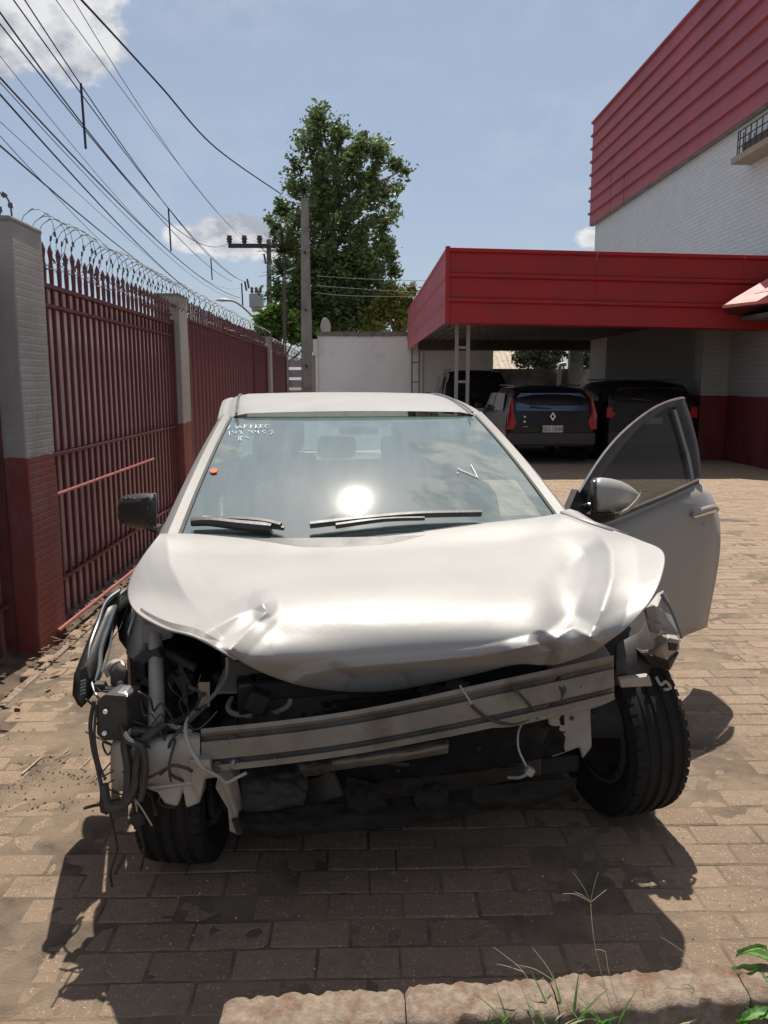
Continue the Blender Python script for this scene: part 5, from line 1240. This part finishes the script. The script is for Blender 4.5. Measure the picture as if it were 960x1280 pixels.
# upright body-coloured pipe (wing support)
part(B().tube([P(194,795,2.42),P(195,830,2.34),P(196,880,2.24),P(195,925,2.16)], [.021,.024], 12, sm=4), 'upright_tube', M['pipe'], smooth=True)
part(B().prism([P(176,782,2.50),P(212,784,2.46),P(216,798,2.44),P(200,802,2.44),P(178,806,2.48)], (0,.1,0)), 'tube_bracket', M['paintin'], bevel=.008)
# inner wing rail (grey primer metal) left of the bay
part(B().grid([[P(168,766,2.58),P(182,768,2.54),P(196,780,2.52)],[P(160,795,2.54),P(174,800,2.50),P(186,806,2.5)],[P(159,818,2.5),P(168,826,2.46),P(178,830,2.47)]]), 'inner_wing_rail', M['paintin'], smooth=True, solid=.008)
part(B().tube([P(169,764,2.56),P(160,792,2.52)], .005, 6), 'rail_edge', M['rim'])
rows = []
for i in range(15):
    a = math.pi*(.45+.55*i/14); rows.append([Vector((-.64-dx, 2.60 - .37*math.cos(a), .36+(.40+dz)*math.sin(a))) for dx, dz in ((-.22,.03),(-.06,.03),(.06,.01),(.10,-.03))])
part(B().grid(rows), 'arch_liner', M['blackd'], smooth=True, solid=.004)
# dark side walls of the bay
part(B().grid([[P(166,765,2.66),P(215,785,2.60),P(270,800,2.62)],[P(163,830,2.50),P(210,840,2.42),P(262,850,2.5)],[P(165,880,2.30),P(205,890,2.30),P(255,895,2.35)],[P(172,930,2.2),P(205,935,2.2),P(250,940,2.22)]]), 'inner_wing', M['hose'], smooth=True, solid=.006)
part(B().grid([[P(a,b,c) + raydir(a,b)*k_ + Vector((-.03*k_,0,0)) for k_ in (0,.2,.45,.7)] for a,b,c in ((168,765,2.66),(166,830,2.5),(168,880,2.3),(175,925,2.2))]), 'wheelhouse_shadow_side', M['hose'], smooth=True, solid=.006)  # hidden edge-on, added to close a sunlit gap in the car's shadow
# ---------- torn wheel arch lip hanging at far left
tw = part(B().grid([[P(136,742,2.58),P(152,738,2.60),P(166,742,2.62)],[P(122,775,2.50),P(134,772,2.48),P(146,775,2.54)],[P(107,812,2.40),P(118,810,2.37),P(130,818,2.44)],[P(94,845,2.32),P(106,845,2.30),P(121,852,2.34)],[P(92,868,2.28),P(104,872,2.27),P(115,868,2.3)],[P(98,880,2.27),P(102,884,2.27),P(108,876,2.28)]]), 'torn_arch_lip', M['black'], smooth=True, solid=.012)
lipe = [(150,738,2.56),(134,755,2.52),(121,778,2.48),(108,812,2.40),(97,845,2.33),(95,868,2.29)]
part(B().grid([[P(a,b,c) , P(a,b,c) + raydir(a,b)*.18 + Vector((.01,0,0)), P(a,b,c) + raydir(a,b)*.38 + Vector((.03,0,.01))] for a,b,c in lipe]), 'wing_shadow_sheet', M['paint'], parent=tw, smooth=True, solid=.003)  # unseen sheet run back behind the lip to make its cast shadow solid
lipi = [(166,742,2.6),(158,765,2.56),(150,785,2.52),(140,800,2.47)]
part(B().grid([[P(a,b,c) , P(a,b,c) + raydir(a,b)*.2, P(a,b,c) + raydir(a,b)*.4] for a,b,c in lipi]), 'wing_shadow_sheet', M['black'], parent=tw, smooth=True, solid=.003)  # second unseen sheet, added to thicken the lip's cast shadow
part(B().tube([P(150,738,2.56),P(133,752,2.52),P(123,778,2.46),P(113,806,2.38),P(110,830,2.34)], [.006,.004], 6, sm=5), 'lip_edge', M['rim'], parent=tw, smooth=True)
part(B().grid([[P(150,745,2.6),P(168,740,2.62),P(172,765,2.6)],[P(146,775,2.58),P(160,778,2.56),P(170,790,2.55)],[P(150,800,2.55),P(158,812,2.52),P(163,826,2.52)]]), 'torn_liner', M['black'], smooth=True, solid=.008)
part(B().grid([[P(147,742,2.57),P(158,736,2.58),P(166,736,2.60)],[P(136,748,2.55),P(150,744,2.56),P(164,744,2.60)]]), 'wing_scrap', M['paint'], solid=.004)
part(B().tube([P(145,757,2.5),P(135,785,2.45),P(126,812,2.40),P(124,835,2.36),P(118,852,2.33)], [.007,.009], 7, sm=5), 'trim_strip', M['frit'], smooth=True)
part(B().tube([P(140,775,2.48),P(139,800,2.44),P(132,830,2.38),P(122,850,2.34),P(117,838,2.34),P(118,822,2.36)], .004, 6, sm=5), 'bent_rod', M['frit'], smooth=True)
part(B().tube([P(116,835,2.34),P(114,850,2.32),P(119,866,2.28),P(124,874,2.26)], .004, 6, sm=5), 'bent_rod', M['frit'], smooth=True)
part(B().prism([P(99,838,2.30),P(107,832,2.30),P(112,848,2.29),P(106,872,2.28),P(98,868,2.28)], (0,.02,0)), 'lip_block', M['blackd'], bevel=.004)
for k_ in range(5): part(B().bar(P(101,852+4*k_,2.27), P(107,850+4*k_,2.27), .004), 'lip_rib', M['frit'], parent=tw)
part(B().prism([P(116,855,2.25),P(129,855,2.25),P(131,861,2.25),P(144,862,2.22),P(142,868,2.22),P(126,866,2.24),P(118,866,2.25)], (0,.03,0)), 'lamp_arm', M['black'], bevel=.003)
part(B().tube([P(137,845,2.3),P(134,838,2.3),P(140,830,2.3),P(150,828,2.32),P(154,838,2.3),P(150,856,2.26)], .010, 8, sm=5), 'clip_ring', M['cast'], smooth=True)
shell(blob([(138,838,855,.5),(142,833,862,.9),(148,828,866,1),(156,832,866,.9),(160,840,862,.4)], 2.3, .04), 'horn', M['engine'], car)
# ---------- hoses and wiring, left
def hose(pts, r, m='hose', name='hose', n=8): part(B().tube([P(*p) for p in pts], r, n, sm=6), name, M[m], smooth=True)
hose([(262,893,2.40),(230,905,2.25),(195,915,2.14),(165,915,2.12),(156,930,2.1),(160,960,2.09),(158,995,2.08),(150,1008,2.08)], .0125)
hose([(205,905,2.14),(180,925,2.10),(172,950,2.09),(168,985,2.08),(155,1005,2.07),(140,1010,2.07),(133,1000,2.08),(130,980,2.09)], .0125)
hose([(150,905,2.13),(160,925,2.08),(178,935,2.07),(182,965,2.07),(176,1000,2.07)], .009)
hose([(118,876,2.13),(113,905,2.12),(116,935,2.11),(122,960,2.10),(127,985,2.09),(128,1004,2.08),(136,1012,2.07)], .006)
hose([(121,880,2.12),(118,920,2.11),(124,955,2.10),(132,975,2.09)], .004, name='wire')
hose([(136,1008,2.08),(140,1030,2.10),(146,1060,2.12),(138,1090,2.15),(140,1108,2.17)], .004, name='wire')
hose([(165,1000,2.08),(172,1030,2.12),(180,1060,2.15),(176,1088,2.18)], .004, name='wire')
hose([(165,990,2.09),(171,1010,2.09),(170,1032,2.10)], .003, 'cast', 'wire'); hose([(170,1000,2.08),(180,1015,2.08),(190,1032,2.08)], .0025, 'cast', 'wire')
hose([(200,968,2.09),(215,957,2.08),(232,960,2.08),(240,964,2.09)], .005); hose([(158,980,2.09),(180,975,2.08),(205,962,2.08)], .004)
hose([(284,822,2.36),(283,845,2.33),(268,868,2.26),(250,884,2.20),(236,898,2.14),(232,915,2.10),(238,935,2.08),(250,955,2.07),(256,962,2.07)], .0062, 'pipe', 'coolant_pipe')
hose([(360,857,2.34),(362,878,2.32),(350,888,2.31),(325,894,2.30),(295,893,2.30),(285,885,2.32),(290,872,2.36)], .0085, 'pipe', 'coolant_pipe')
hose([(200,910,2.2),(215,908,2.18),(238,915,2.14)], .008, 'cast', 'small_stay')
hose([(256,962,2.09),(272,970,2.10),(283,978,2.11),(296,972,2.11),(308,966,2.12)], .005, 'cast', 'small_stay')
hose([(655,900,2.34),(648,915,2.32),(648,935,2.30),(655,952,2.28),(662,965,2.27)], .0035, 'cast', 'wire')
hose([(662,965,2.27),(650,972,2.27),(635,972,2.29)], .005, 'pipe', 'wire'); hose([(575,857,2.16),(582,868,2.14),(590,880,2.13)], .003, 'cast', 'wire')
hose([(700,842,2.33),(697,855,2.30),(703,868,2.30),(690,882,2.3),(668,892,2.3),(640,898,2.28)], .006); hose([(640,858,2.22),(652,870,2.22),(665,885,2.25),(672,898,2.28)], .004)
hose([(590,882,2.16),(610,898,2.18),(640,905,2.22),(668,895,2.27)], .005); hose([(165,860,2.3),(185,900,2.26),(215,905,2.22),(245,890,2.3)], .014)
p = P(662, 964, 2.26); part(B().box((-.012,-.012,-.012), (.012,.012,.012), rot=Matrix.Rotation(.5, 3, 'Y'), at=p), 'connector', M['cast'], bevel=.003)
part(B().prism([P(123,1002,2.07),P(131,998,2.07),P(137,1010,2.07),P(134,1020,2.07),P(125,1016,2.07)], (0,.02,0)), 'connector', M['blackd'], bevel=.003)
p = P(172, 1025, 2.1); shell(blob([(163,1018,1030,.6),(168,1014,1034,1),(176,1014,1034,1),(181,1018,1030,.6)], 2.1, .02), 'connector', M['blackd'], car)
part(B().prism([P(248,853,2.32),P(262,853,2.32),P(262,883,2.32),P(248,883,2.32)], (0,.004,0)), 'cardboard_tag', M['tag'])
part(B().tube([P(254,868,2.315), P(254,868,2.31)], .008, 14), 'tag_stamp', M['hose'], bevel=0)
rl = random.Random(17)
for k_ in range(16):   # loose wiring round the left corner
    x0_, y0_ = rl.uniform(125, 250), rl.uniform(860, 960); pts_ = []
    for i_ in range(6): pts_.append((x0_ + (i_-2)*rl.uniform(4, 16)*rl.choice((-1, 1, 1)), y0_ + i_*rl.uniform(4, 20) - 20, 2.08 + rl.uniform(0, .12)))
    hose(pts_, rl.choice((.0022, .003, .0045)), 'hose', 'loose_wire', 6)
for k_ in range(14):
    c_ = P(rl.uniform(165, 240), rl.uniform(815, 900), rl.uniform(2.34, 2.46)); a_, b_, d_ = rl.uniform(.01,.035), rl.uniform(.01,.03), rl.uniform(.01,.035)
    part(B().box((-a_,-b_,-d_), (a_,b_,d_), rot=Matrix.Rotation(rl.uniform(-.7,.7), 3, 'Y'), at=c_), 'bay_fitting', M[rl.choice(('black', 'engine', 'blackd'))], bevel=.003)
for (a_, b_) in (((206,815,2.4),(244,835,2.35)), ((225,830,2.38),(232,880,2.3)), ((178,850,2.36),(214,868,2.3)), ((268,845,2.40),(300,862,2.36))): part(B().bar(P(*a_), P(*b_), .014, .02), 'bay_bracket', M['engine'])
# ---------- engine bay: radiator support, engine, boxes, fan
part(B().prism([P(300,850,2.42),P(352,858,2.36),P(350,905,2.34),P(330,910,2.36),P(296,900,2.42)], (0,.12,0)), 'battery_tray', M['engine'], bevel=.012)
part(B().prism([P(342,850,2.35),P(354,852,2.34),P(354,878,2.33),P(346,884,2.33)], (0,.03,0)), 'latch_bracket', M['cast'], bevel=.003)
hole(350, 867, 2.33, .005, car)
RZ = Matrix.Rotation(R(11), 3, 'Z')
rad = part(B().box((-.42,-.02,.20), (.46,.02,.62), rot=RZ, at=Vector((.09,2.40,0))), 'radiator', M['hose'], bevel=.006)
rows = []
part(B().box((-.45,-.05,.60), (.50,.05,.66), rot=RZ, at=Vector((.09,2.42,0))), 'upper_tie_bar', M['blackd'], bevel=.012)
for u in (-.45, .47): part(B().box((u-.035,-.04,.18), (u+.035,.04,.66), rot=RZ, at=Vector((.09,2.42,0))), 'radiator_tank', M['black'], bevel=.012)
part(B().box((-.25,.12,.25), (.30,.52,.80), rot=RZ, at=Vector((.09,2.42,0))), 'engine_block', M['engine'], bevel=.04)
part(B().box((-.20,.14,.79), (.24,.44,.84), rot=RZ, at=Vector((.09,2.42,0))), 'engine_cover', M['black'], bevel=.02)
rr = random.Random(3)
for k_ in range(16):
    u = rr.uniform(-.5,.5); z = rr.uniform(.45,.78); v = rr.uniform(.05,.22); a_, b_, c_ = rr.uniform(.03,.09), rr.uniform(.03,.07), rr.uniform(.03,.09)
    part(B().box((u-a_,v-b_,z-c_), (u+a_,v+b_,z+c_), rot=Matrix.Rotation(R(11)+rr.uniform(-.3,.3), 3, 'Z'), at=Vector((.05,2.44,0))), 'engine_part', M[rr.choice(['engine','blackd','black'])], bevel=.012)
for k_ in range(9):
    u = rr.uniform(-.5,.4); z = rr.uniform(.5,.75)
    q = [Vector((.05,2.44,0))+RZ@Vector((u+i*.07*rr.uniform(.4,1.4), .03+rr.uniform(-.04,.08), z+rr.uniform(-.07,.07))) for i in range(5)]
    part(B().tube(q, rr.uniform(.006,.016), 7, sm=5), 'bay_hose', M['hose'], smooth=True)
for k_ in range(46):
    px = rr.uniform(300, 730); f_ = (px-300)/430; py = rr.uniform(948, 1012) - 62*f_ if k_ % 3 else rr.uniform(862, 905) - 30*f_; Y = rr.uniform(2.22, 2.36) + .16*f_
    c_ = P(px, py, Y); kind_ = rr.choice(['b', 'b', 'c', 's', 't']); m_ = M[rr.choice(['blackd', 'black', 'engine', 'blackd', 'paintin' if k_ % 4 == 0 else 'engine'])]
    q = Matrix.Rotation(rr.uniform(-.6,.6), 3, 'Z') @ Matrix.Rotation(rr.uniform(-.5,.5), 3, 'Y'); a_, b_, d_ = rr.uniform(.015,.06), rr.uniform(.01,.03), rr.uniform(.01,.04)
    if kind_ == 'b': part(B().box((-a_,-b_,-d_), (a_,b_,d_), rot=q, at=c_), 'bay_fitting', m_, bevel=.004)
    elif kind_ == 'c': part(B().tube([c_, c_ + q @ Vector((0,-.02-b_,0))], d_*.7, 14), 'bay_cap', m_, bevel=.003)
    elif kind_ == 's': part(B().prism([c_ + q @ Vector(v) for v in ((-a_,0,-d_),(-a_*.3,0,-d_*1.6),(a_*.8,0,-d_*.8),(a_*1.4,0,d_*.4),(a_*.2,0,d_),(-a_*.8,0,d_*1.3))], q @ Vector((0,.006,0))), 'torn_shard', m_)
    else: part(B().tube([c_ + Vector((rr.uniform(-.12,.12), rr.uniform(-.02,.04), rr.uniform(-.06,.05)))*(i_/2.) for i_ in range(4)], rr.uniform(.003,.008), 6, sm=5), 'loose_wire', M['hose'] if rr.random() < .8 else M['pipe'], smooth=True)
for k_ in range(9):   # ragged pieces hanging off the undertray
    px = 318 + 42*k_ + rr.uniform(-12, 12); py = 1038 - max(0, (px-440))*.16 + rr.uniform(-6, 4); c_ = P(px, py, 2.17 + .0006*(px-300)); w_ = rr.uniform(.03,.07)
    part(B().prism([c_ + Vector(v) for v in ((-w_,0,.03),(-w_*.7,-.01,-.012),(-w_*.2,0,-.004),(0,.01,-rr.uniform(.015,.035)),(w_*.5,0,-.006),(w_,-.01,.03))], (0,.01,.004)), 'torn_shard', M['blackd'])
# washer bottle and strut top (left)
shell(blob([(212,850,900,.6),(218,845,905,.9),(232,842,905,1),(244,848,900,.7)], 2.52, .07), 'washer_bottle', M['blackd'], car)
for sx, (x, y, Y) in ((0,(225,800,2.66)),(1,(700,815,2.75))):
    p = P(x, y, Y); part(lathe(B(), [(-.3,.0),(-.3,.06),(0,.075),(.02,.05),(.03,0)], p, (0,0,1), 18), 'suspension_strut', M['engine'], smooth=True)
for i_ in range(3): part(B().prism([P(215+i_*10,882+i_*3,2.35),P(252+i_*8,876+i_*4,2.35),P(252+i_*8,880+i_*4,2.35),P(216+i_*10,887+i_*3,2.35)], (0,.02,0)), 'fan_blade', M['pipe' if i_ == 1 else 'blackd'], bevel=.002)
# ---------- lower front: undertray pieces, lower rails, cross member
def sheet(pts, name, m='blackd', solid=.006, sub=10):
    G = [[tuple(p) for p in r] for r in pts]; rows = []
    for r in bic(G, sub, sub): rows.append([P(px, py, Y+.02*noise.noise((px*.03, py*.04, 1))+.016*noise.noise((px*.11, py*.13, 5))+.006*noise.noise((px*.35, py*.4, 2))) for px, py, Y in r])
    return part(B().grid(rows), name, M[m], smooth=True, solid=solid)
sheet([[(300,958,2.26),(350,955,2.26),(380,950,2.27)],[(302,985,2.20),(345,985,2.18),(385,980,2.20)],[(306,1015,2.2),(345,1012,2.18),(380,1005,2.2)]], 'lower_panel', 'blackd')
sheet([[(300,880,2.36),(400,878,2.34),(500,868,2.35),(600,852,2.38),(700,845,2.44)],[(300,930,2.34),(400,930,2.31),(500,922,2.33),(600,905,2.36),(705,890,2.44)],[(302,985,2.32),(400,980,2.3),(500,972,2.33),(600,962,2.36),(705,940,2.43)]], 'crumpled_condenser', 'undert', .01, 16)
sheet([[(298,1012,2.22),(340,1012,2.20),(400,1006,2.20),(480,1000,2.22),(560,990,2.25),(640,976,2.30),(700,965,2.34)],
       [(300,1028,2.15),(345,1034,2.14),(400,1026,2.15),(480,1020,2.17),(560,1010,2.2),(640,995,2.25),(705,978,2.31)],
       [(305,1040,2.17),(350,1048,2.17),(405,1040,2.16),(470,1036,2.18),(560,1024,2.21),(640,1006,2.27),(690,998,2.32)]], 'undertray', 'undert')
sheet([[(590,985,2.2),(650,978,2.24),(722,972,2.3)],[(590,1000,2.18),(660,998,2.22),(716,985,2.3)],[(600,1008,2.2),(665,1007,2.25),(700,994,2.32)]], 'torn_undertray', 'undert')
sheet([[(385,950,2.22),(430,945,2.22),(500,935,2.24),(560,925,2.26)],[(385,958,2.19),(430,953,2.19),(500,943,2.21),(560,933,2.24)],[(390,965,2.24),(430,960,2.24),(500,950,2.26),(560,940,2.28)]], 'lower_rail', 'beam', .008)
sheet([[(430,985,2.2),(450,975,2.2),(475,982,2.21)],[(435,1005,2.17),(455,1002,2.16),(480,1000,2.18)],[(440,1028,2.2),(462,1035,2.2),(500,1022,2.22)]], 'crumpled_tray', 'undert')
sheet([[(515,985,2.2),(540,978,2.2),(562,980,2.21)],[(518,1000,2.17),(545,996,2.16),(560,992,2.18)],[(522,1015,2.2),(545,1018,2.2),(560,1010,2.22)]], 'crumpled_tray', 'undert')
sheet([[(372,955,2.16),(395,952,2.15),(415,955,2.17)],[(376,962,2.14),(396,960,2.13),(412,962,2.16)],[(380,970,2.16),(398,968,2.16),(414,967,2.18)]], 'crumpled_tab', 'engine')
part(B().box((-.62,-.04,.20), (.62,.06,.27), rot=RZ, at=Vector((.14,2.52,0))), 'cross_member', M['blackd'], bevel=.015)
for u in (-.5,.56): part(B().box((u-.06,0,.36), (u+.06,.7,.48), rot=RZ, at=Vector((.12,2.38,0))), 'chassis_rail', M['paintin'], bevel=.012)
part(B().box((-.5,.3,.15), (.55,.9,.19), rot=RZ, at=Vector((.12,2.3,0))), 'engine_undershield', M['black'], bevel=.01)
for (x0_, x1_) in ((-.66,-.40),(.62,.95)): part(B().tube([(x0_, 2.66 if x0_ < 0 else 2.84, .3), (x1_-.1*0, 2.66 if x0_ < 0 else 2.84, .26)], .035, 10), 'axle_arm', M['engine'], smooth=True)

# ================================================================== WEEDS AND LITTER
rw = random.Random(11)
def blade(mb, p, d, L, w_, droop, n=8):
    pts = []; q = Vector(p); d = Vector(d).normalized()
    for i in range(n): pts.append(q.copy()); q = q + d*L/(n-1); d.z -= droop/(n-1); d.normalize()
    s = d.cross(Vector((0,0,1))); s = s.normalized() if s.length > .01 else Vector((1,0,0))
    mb.grid([[p_ - s*w_*math.sin(math.pi*min(.98, .15+.85*i/(n-1)))*.5, p_ + Vector((0,0,-.0015)), p_ + s*w_*math.sin(math.pi*min(.98, .15+.85*i/(n-1)))*.5] for i, p_ in enumerate(pts)])
def grass_clump(x, y, n, L, label, m='weed', z=.02, seed=1, name='grass_tuft'):
    r = random.Random(seed); t = thing(name, (x, y, z), label, 'weed', 'grass tufts in front of the kerb')
    for k_ in range(n):
        a = r.uniform(0, 6.28); mb = B(); blade(mb, (x+r.uniform(-.02,.02), y+r.uniform(-.015,.015), z), (math.cos(a)*.6, math.sin(a)*.35, r.uniform(.7,1.4)), L*r.uniform(.5,1.1), .007, r.uniform(.6,1.8)); mb.build('blade', M[m], t)
def stalks(label, lines, r=.0009, m='dry', group='tall thin stalks in front of the kerb'):
    p0 = P(*lines[0][0]); t = thing('grass_stalk', tuple(p0), label, 'weed', group)
    for L in lines: B().tube([P(*q) for q in L], [r, r*.6], 5, sm=4).build('stem', M[m], t, smooth=True)
stalks('tall grass stalk with four thin seed heads spread in the shade of the car', [[(768,1275,1.60),(745,1190,1.64),(738,1128,1.70)],[(738,1128,1.70),(720,1118,1.70),(704,1117,1.70)],[(738,1128,1.70),(730,1110,1.70),(717,1091,1.70)],[(738,1128,1.70),(742,1110,1.70),(748,1090,1.70)],[(738,1128,1.70),(748,1120,1.70),(758,1112,1.71)],[(738,1128,1.70),(728,1119,1.70),(718,1115,1.70)]])
stalks('leaning grass stalk at the left of the weeds with forked thin tips', [[(680,1275,1.58),(665,1235,1.62),(650,1210,1.65),(617,1184,1.68)],[(655,1215,1.64),(635,1208,1.66),(621,1205,1.67)],[(662,1232,1.62),(680,1222,1.62)]])
stalks('grass stalk crossing the second kerb stone towards upper left', [[(725,1278,1.57),(700,1240,1.61),(685,1210,1.64),(665,1184,1.67)],[(695,1228,1.62),(670,1212,1.64),(646,1206,1.66)]])
stalks('upright thin stalk with a leaning tip beside the shadow edge', [[(863,1270,1.66),(865,1230,1.70),(866,1200,1.73)],[(866,1200,1.73),(848,1185,1.74),(826,1171,1.75)],[(866,1200,1.73),(856,1199,1.74),(850,1197,1.74)]])
stalks('short bent stalk with hooked pale tip over the kerb', [[(775,1262,1.62),(762,1220,1.65),(757,1190,1.68)],[(757,1190,1.68),(750,1187,1.68),(743,1188,1.68)]])
grass_clump(.36, 1.615, 14, .16, 'small green grass tuft in front of the second kerb stone', seed=2)
grass_clump(.46, 1.62, 18, .17, 'fuller green grass tuft between the thin stalks and the shadow edge', seed=5)
grass_clump(.58, 1.63, 16, .18, 'grass tuft with broad upright blades right of the fuller tuft', seed=9)
grass_clump(.27, 1.61, 8, .13, 'low leftmost grass tuft at the foot of the kerb', seed=14)
grass_clump(.42, 1.63, 16, .15, 'dry straw coloured grass tuft behind the green tufts at the kerb edge', m='dry', seed=21)
grass_clump(.70, 1.65, 12, .12, 'short dry tuft at the right end of the grass, near the leafy weed', m='dry', seed=25)
# broad-leaved weed at the right
def weed(leaves, label, base):
    t = thing('leafy_weed', tuple(base), label, 'weed')
    for (px, py, Y, az, L, wd, tilt) in leaves:
        c = P(px, py, Y); d = Vector((math.cos(az), math.sin(az), tilt)).normalized(); s = d.cross(Vector((0,0,1))).normalized(); up_ = s.cross(d)
        prof_ = [(0,.03),(.15,.30),(.3,.52),(.42,.36),(.5,.5),(.62,.34),(.72,.4),(.86,.18),(1,0.01)]; rows_ = []
        for (f, w_) in prof_:
            q = c + d*L*f + Vector((0,0,-.03*f*f*L/.08)); rows_.append([q - s*wd*w_ + up_*.008, q - s*wd*w_*.5 , q, q + s*wd*w_*.5, q + s*wd*w_ + up_*.008])
        B().grid(rows_).build('leaf', M['weed'], t, smooth=True)
        B().tube([Vector(base), (Vector(base)+c)/2+Vector((0,0,.03)), c], .002, 5, sm=4).build('stem', M['weed'], t)
bb_ = P(975, 1290, 1.66)
weed([(958,1186,1.78,3.1,.075,.02,.05),(950,1212,1.76,3.1,.12,.03,.0),(965,1222,1.74,2.7,.10,.035,-.1),(945,1238,1.72,3.3,.09,.03,-.1),(935,1253,1.69,3.2,.07,.022,-.1),(968,1240,1.70,2.2,.10,.04,.1),(960,1262,1.66,3.4,.08,.03,0),(972,1205,1.76,2.4,.1,.035,.2),(975,1270,1.64,3.0,.1,.04,.1),(880,1251,1.68,.3,.06,.015,.1)], 'bright green leafy weed with jagged leaves in the bottom right corner', bb_)
# litter: twigs, dead leaves, pebbles on the left paving and soil strip
def twig(pts, r, label):
    tag(B().tube([Vector(p) for p in pts], [r, r*.5], 6, sm=4).build('twig', M['twig'], smooth=True), label, 'twig', 'dry twigs on the left paving')
T = lambda x, y: PZ(x, y, .008)
twig([T(27,968), T(42,955), T(55,945), T(75,944), T(86,936)], .004, 'pale crooked twig lying on the paving left of the car')
twig([T(68,948), T(80,944), T(90,940)], .0025, 'short twig touching the end of the crooked twig')
twig([T(105,956), T(120,940)], .002, 'thin straight twig between the crooked twig and the hanging wires')
twig([PZ(18,795,.05), PZ(45,760,.18), PZ(60,792,.06), PZ(78,800,.02)], .003, 'bent dry stem leaning at the foot of the nearest pillar')
twig([PZ(40,768,.2), PZ(46,785,.1), PZ(45,802,.02)], .002, 'thin upright dry stem before the nearest red pillar base')
def dead(n, x0, x1, y0, y1, sz, seed, name, m, zf=.004):
    r = random.Random(seed); first = None; g = B()
    for k_ in range(n):
        x, y = r.uniform(x0, x1), r.uniform(y0, y1); s = sz*r.uniform(.4, 1.4); a = r.uniform(0, 6.28); c_, s_ = math.cos(a), math.sin(a); z = zf
        pts_ = [(-1,0,.1),(-.3,.45,.0),(.5,.35,.25),(1,0,.1),(.4,-.4,.3),(-.4,-.35,.05)]
        g.add([(x+s*(px*c_-py*s_), y+s*(px*s_+py*c_), z+s*pz*.6) for px, py, pz in pts_], [(0,1,2),(0,2,3),(0,3,4),(0,4,5)])
    o = g.build(name, m, kind='stuff'); tag(o, *LBL[name]); return o
LBL = {'leaf_litter': ('scattered brown dead leaves and crumbs along the soil strip and left paving', 'litter'), 'dirt_crumbs': ('dark dirt crumbs gathered on the left paving beside the soil strip', 'dirt'), 'gravel': ('small pale grit and pebbles on the paving', 'gravel')}
dead(420, -2.1, -1.60, 2.5, 8, .028, 1, 'leaf_litter', M['dead'], .02)
r = random.Random(4); g = B()
cl_ = [(r.uniform(-1.7,-1.0), r.uniform(2.6,4.6)) for _ in range(16)]
for k_ in range(550):
    c_ = r.choice(cl_); x = c_[0]+r.gauss(0,.10); y = c_[1]+r.gauss(0,.035)
    if x < -1.73 or x > -.7: continue
    s = r.uniform(.0015,.006); g.add([(x-s,y-s,0),(x+s,y-s*.6,0),(x+s*.5,y+s,0),(x+s*.1,y,s*1.3)], [(0,1,3),(1,2,3),(2,0,3)])
tag(g.build('dirt_crumbs', mat('dry brown crumbs', (.17,.11,.07), .9, 0, .3, 40.), kind='stuff'), *LBL['dirt_crumbs'])
g = B()
for k_ in range(1500):
    x = r.uniform(-1.7, 4.5); y = r.uniform(1.4, 6.0); s = r.uniform(.0015,.0045)
    g.add([(x-s,y-s,0),(x+s,y-s*.6,0),(x+s*.5,y+s,0),(x+s*.1,y,s*1.3)], [(0,1,3),(1,2,3),(2,0,3)])
tag(g.build('gravel', M['twig'], kind='stuff'), *LBL['gravel'])
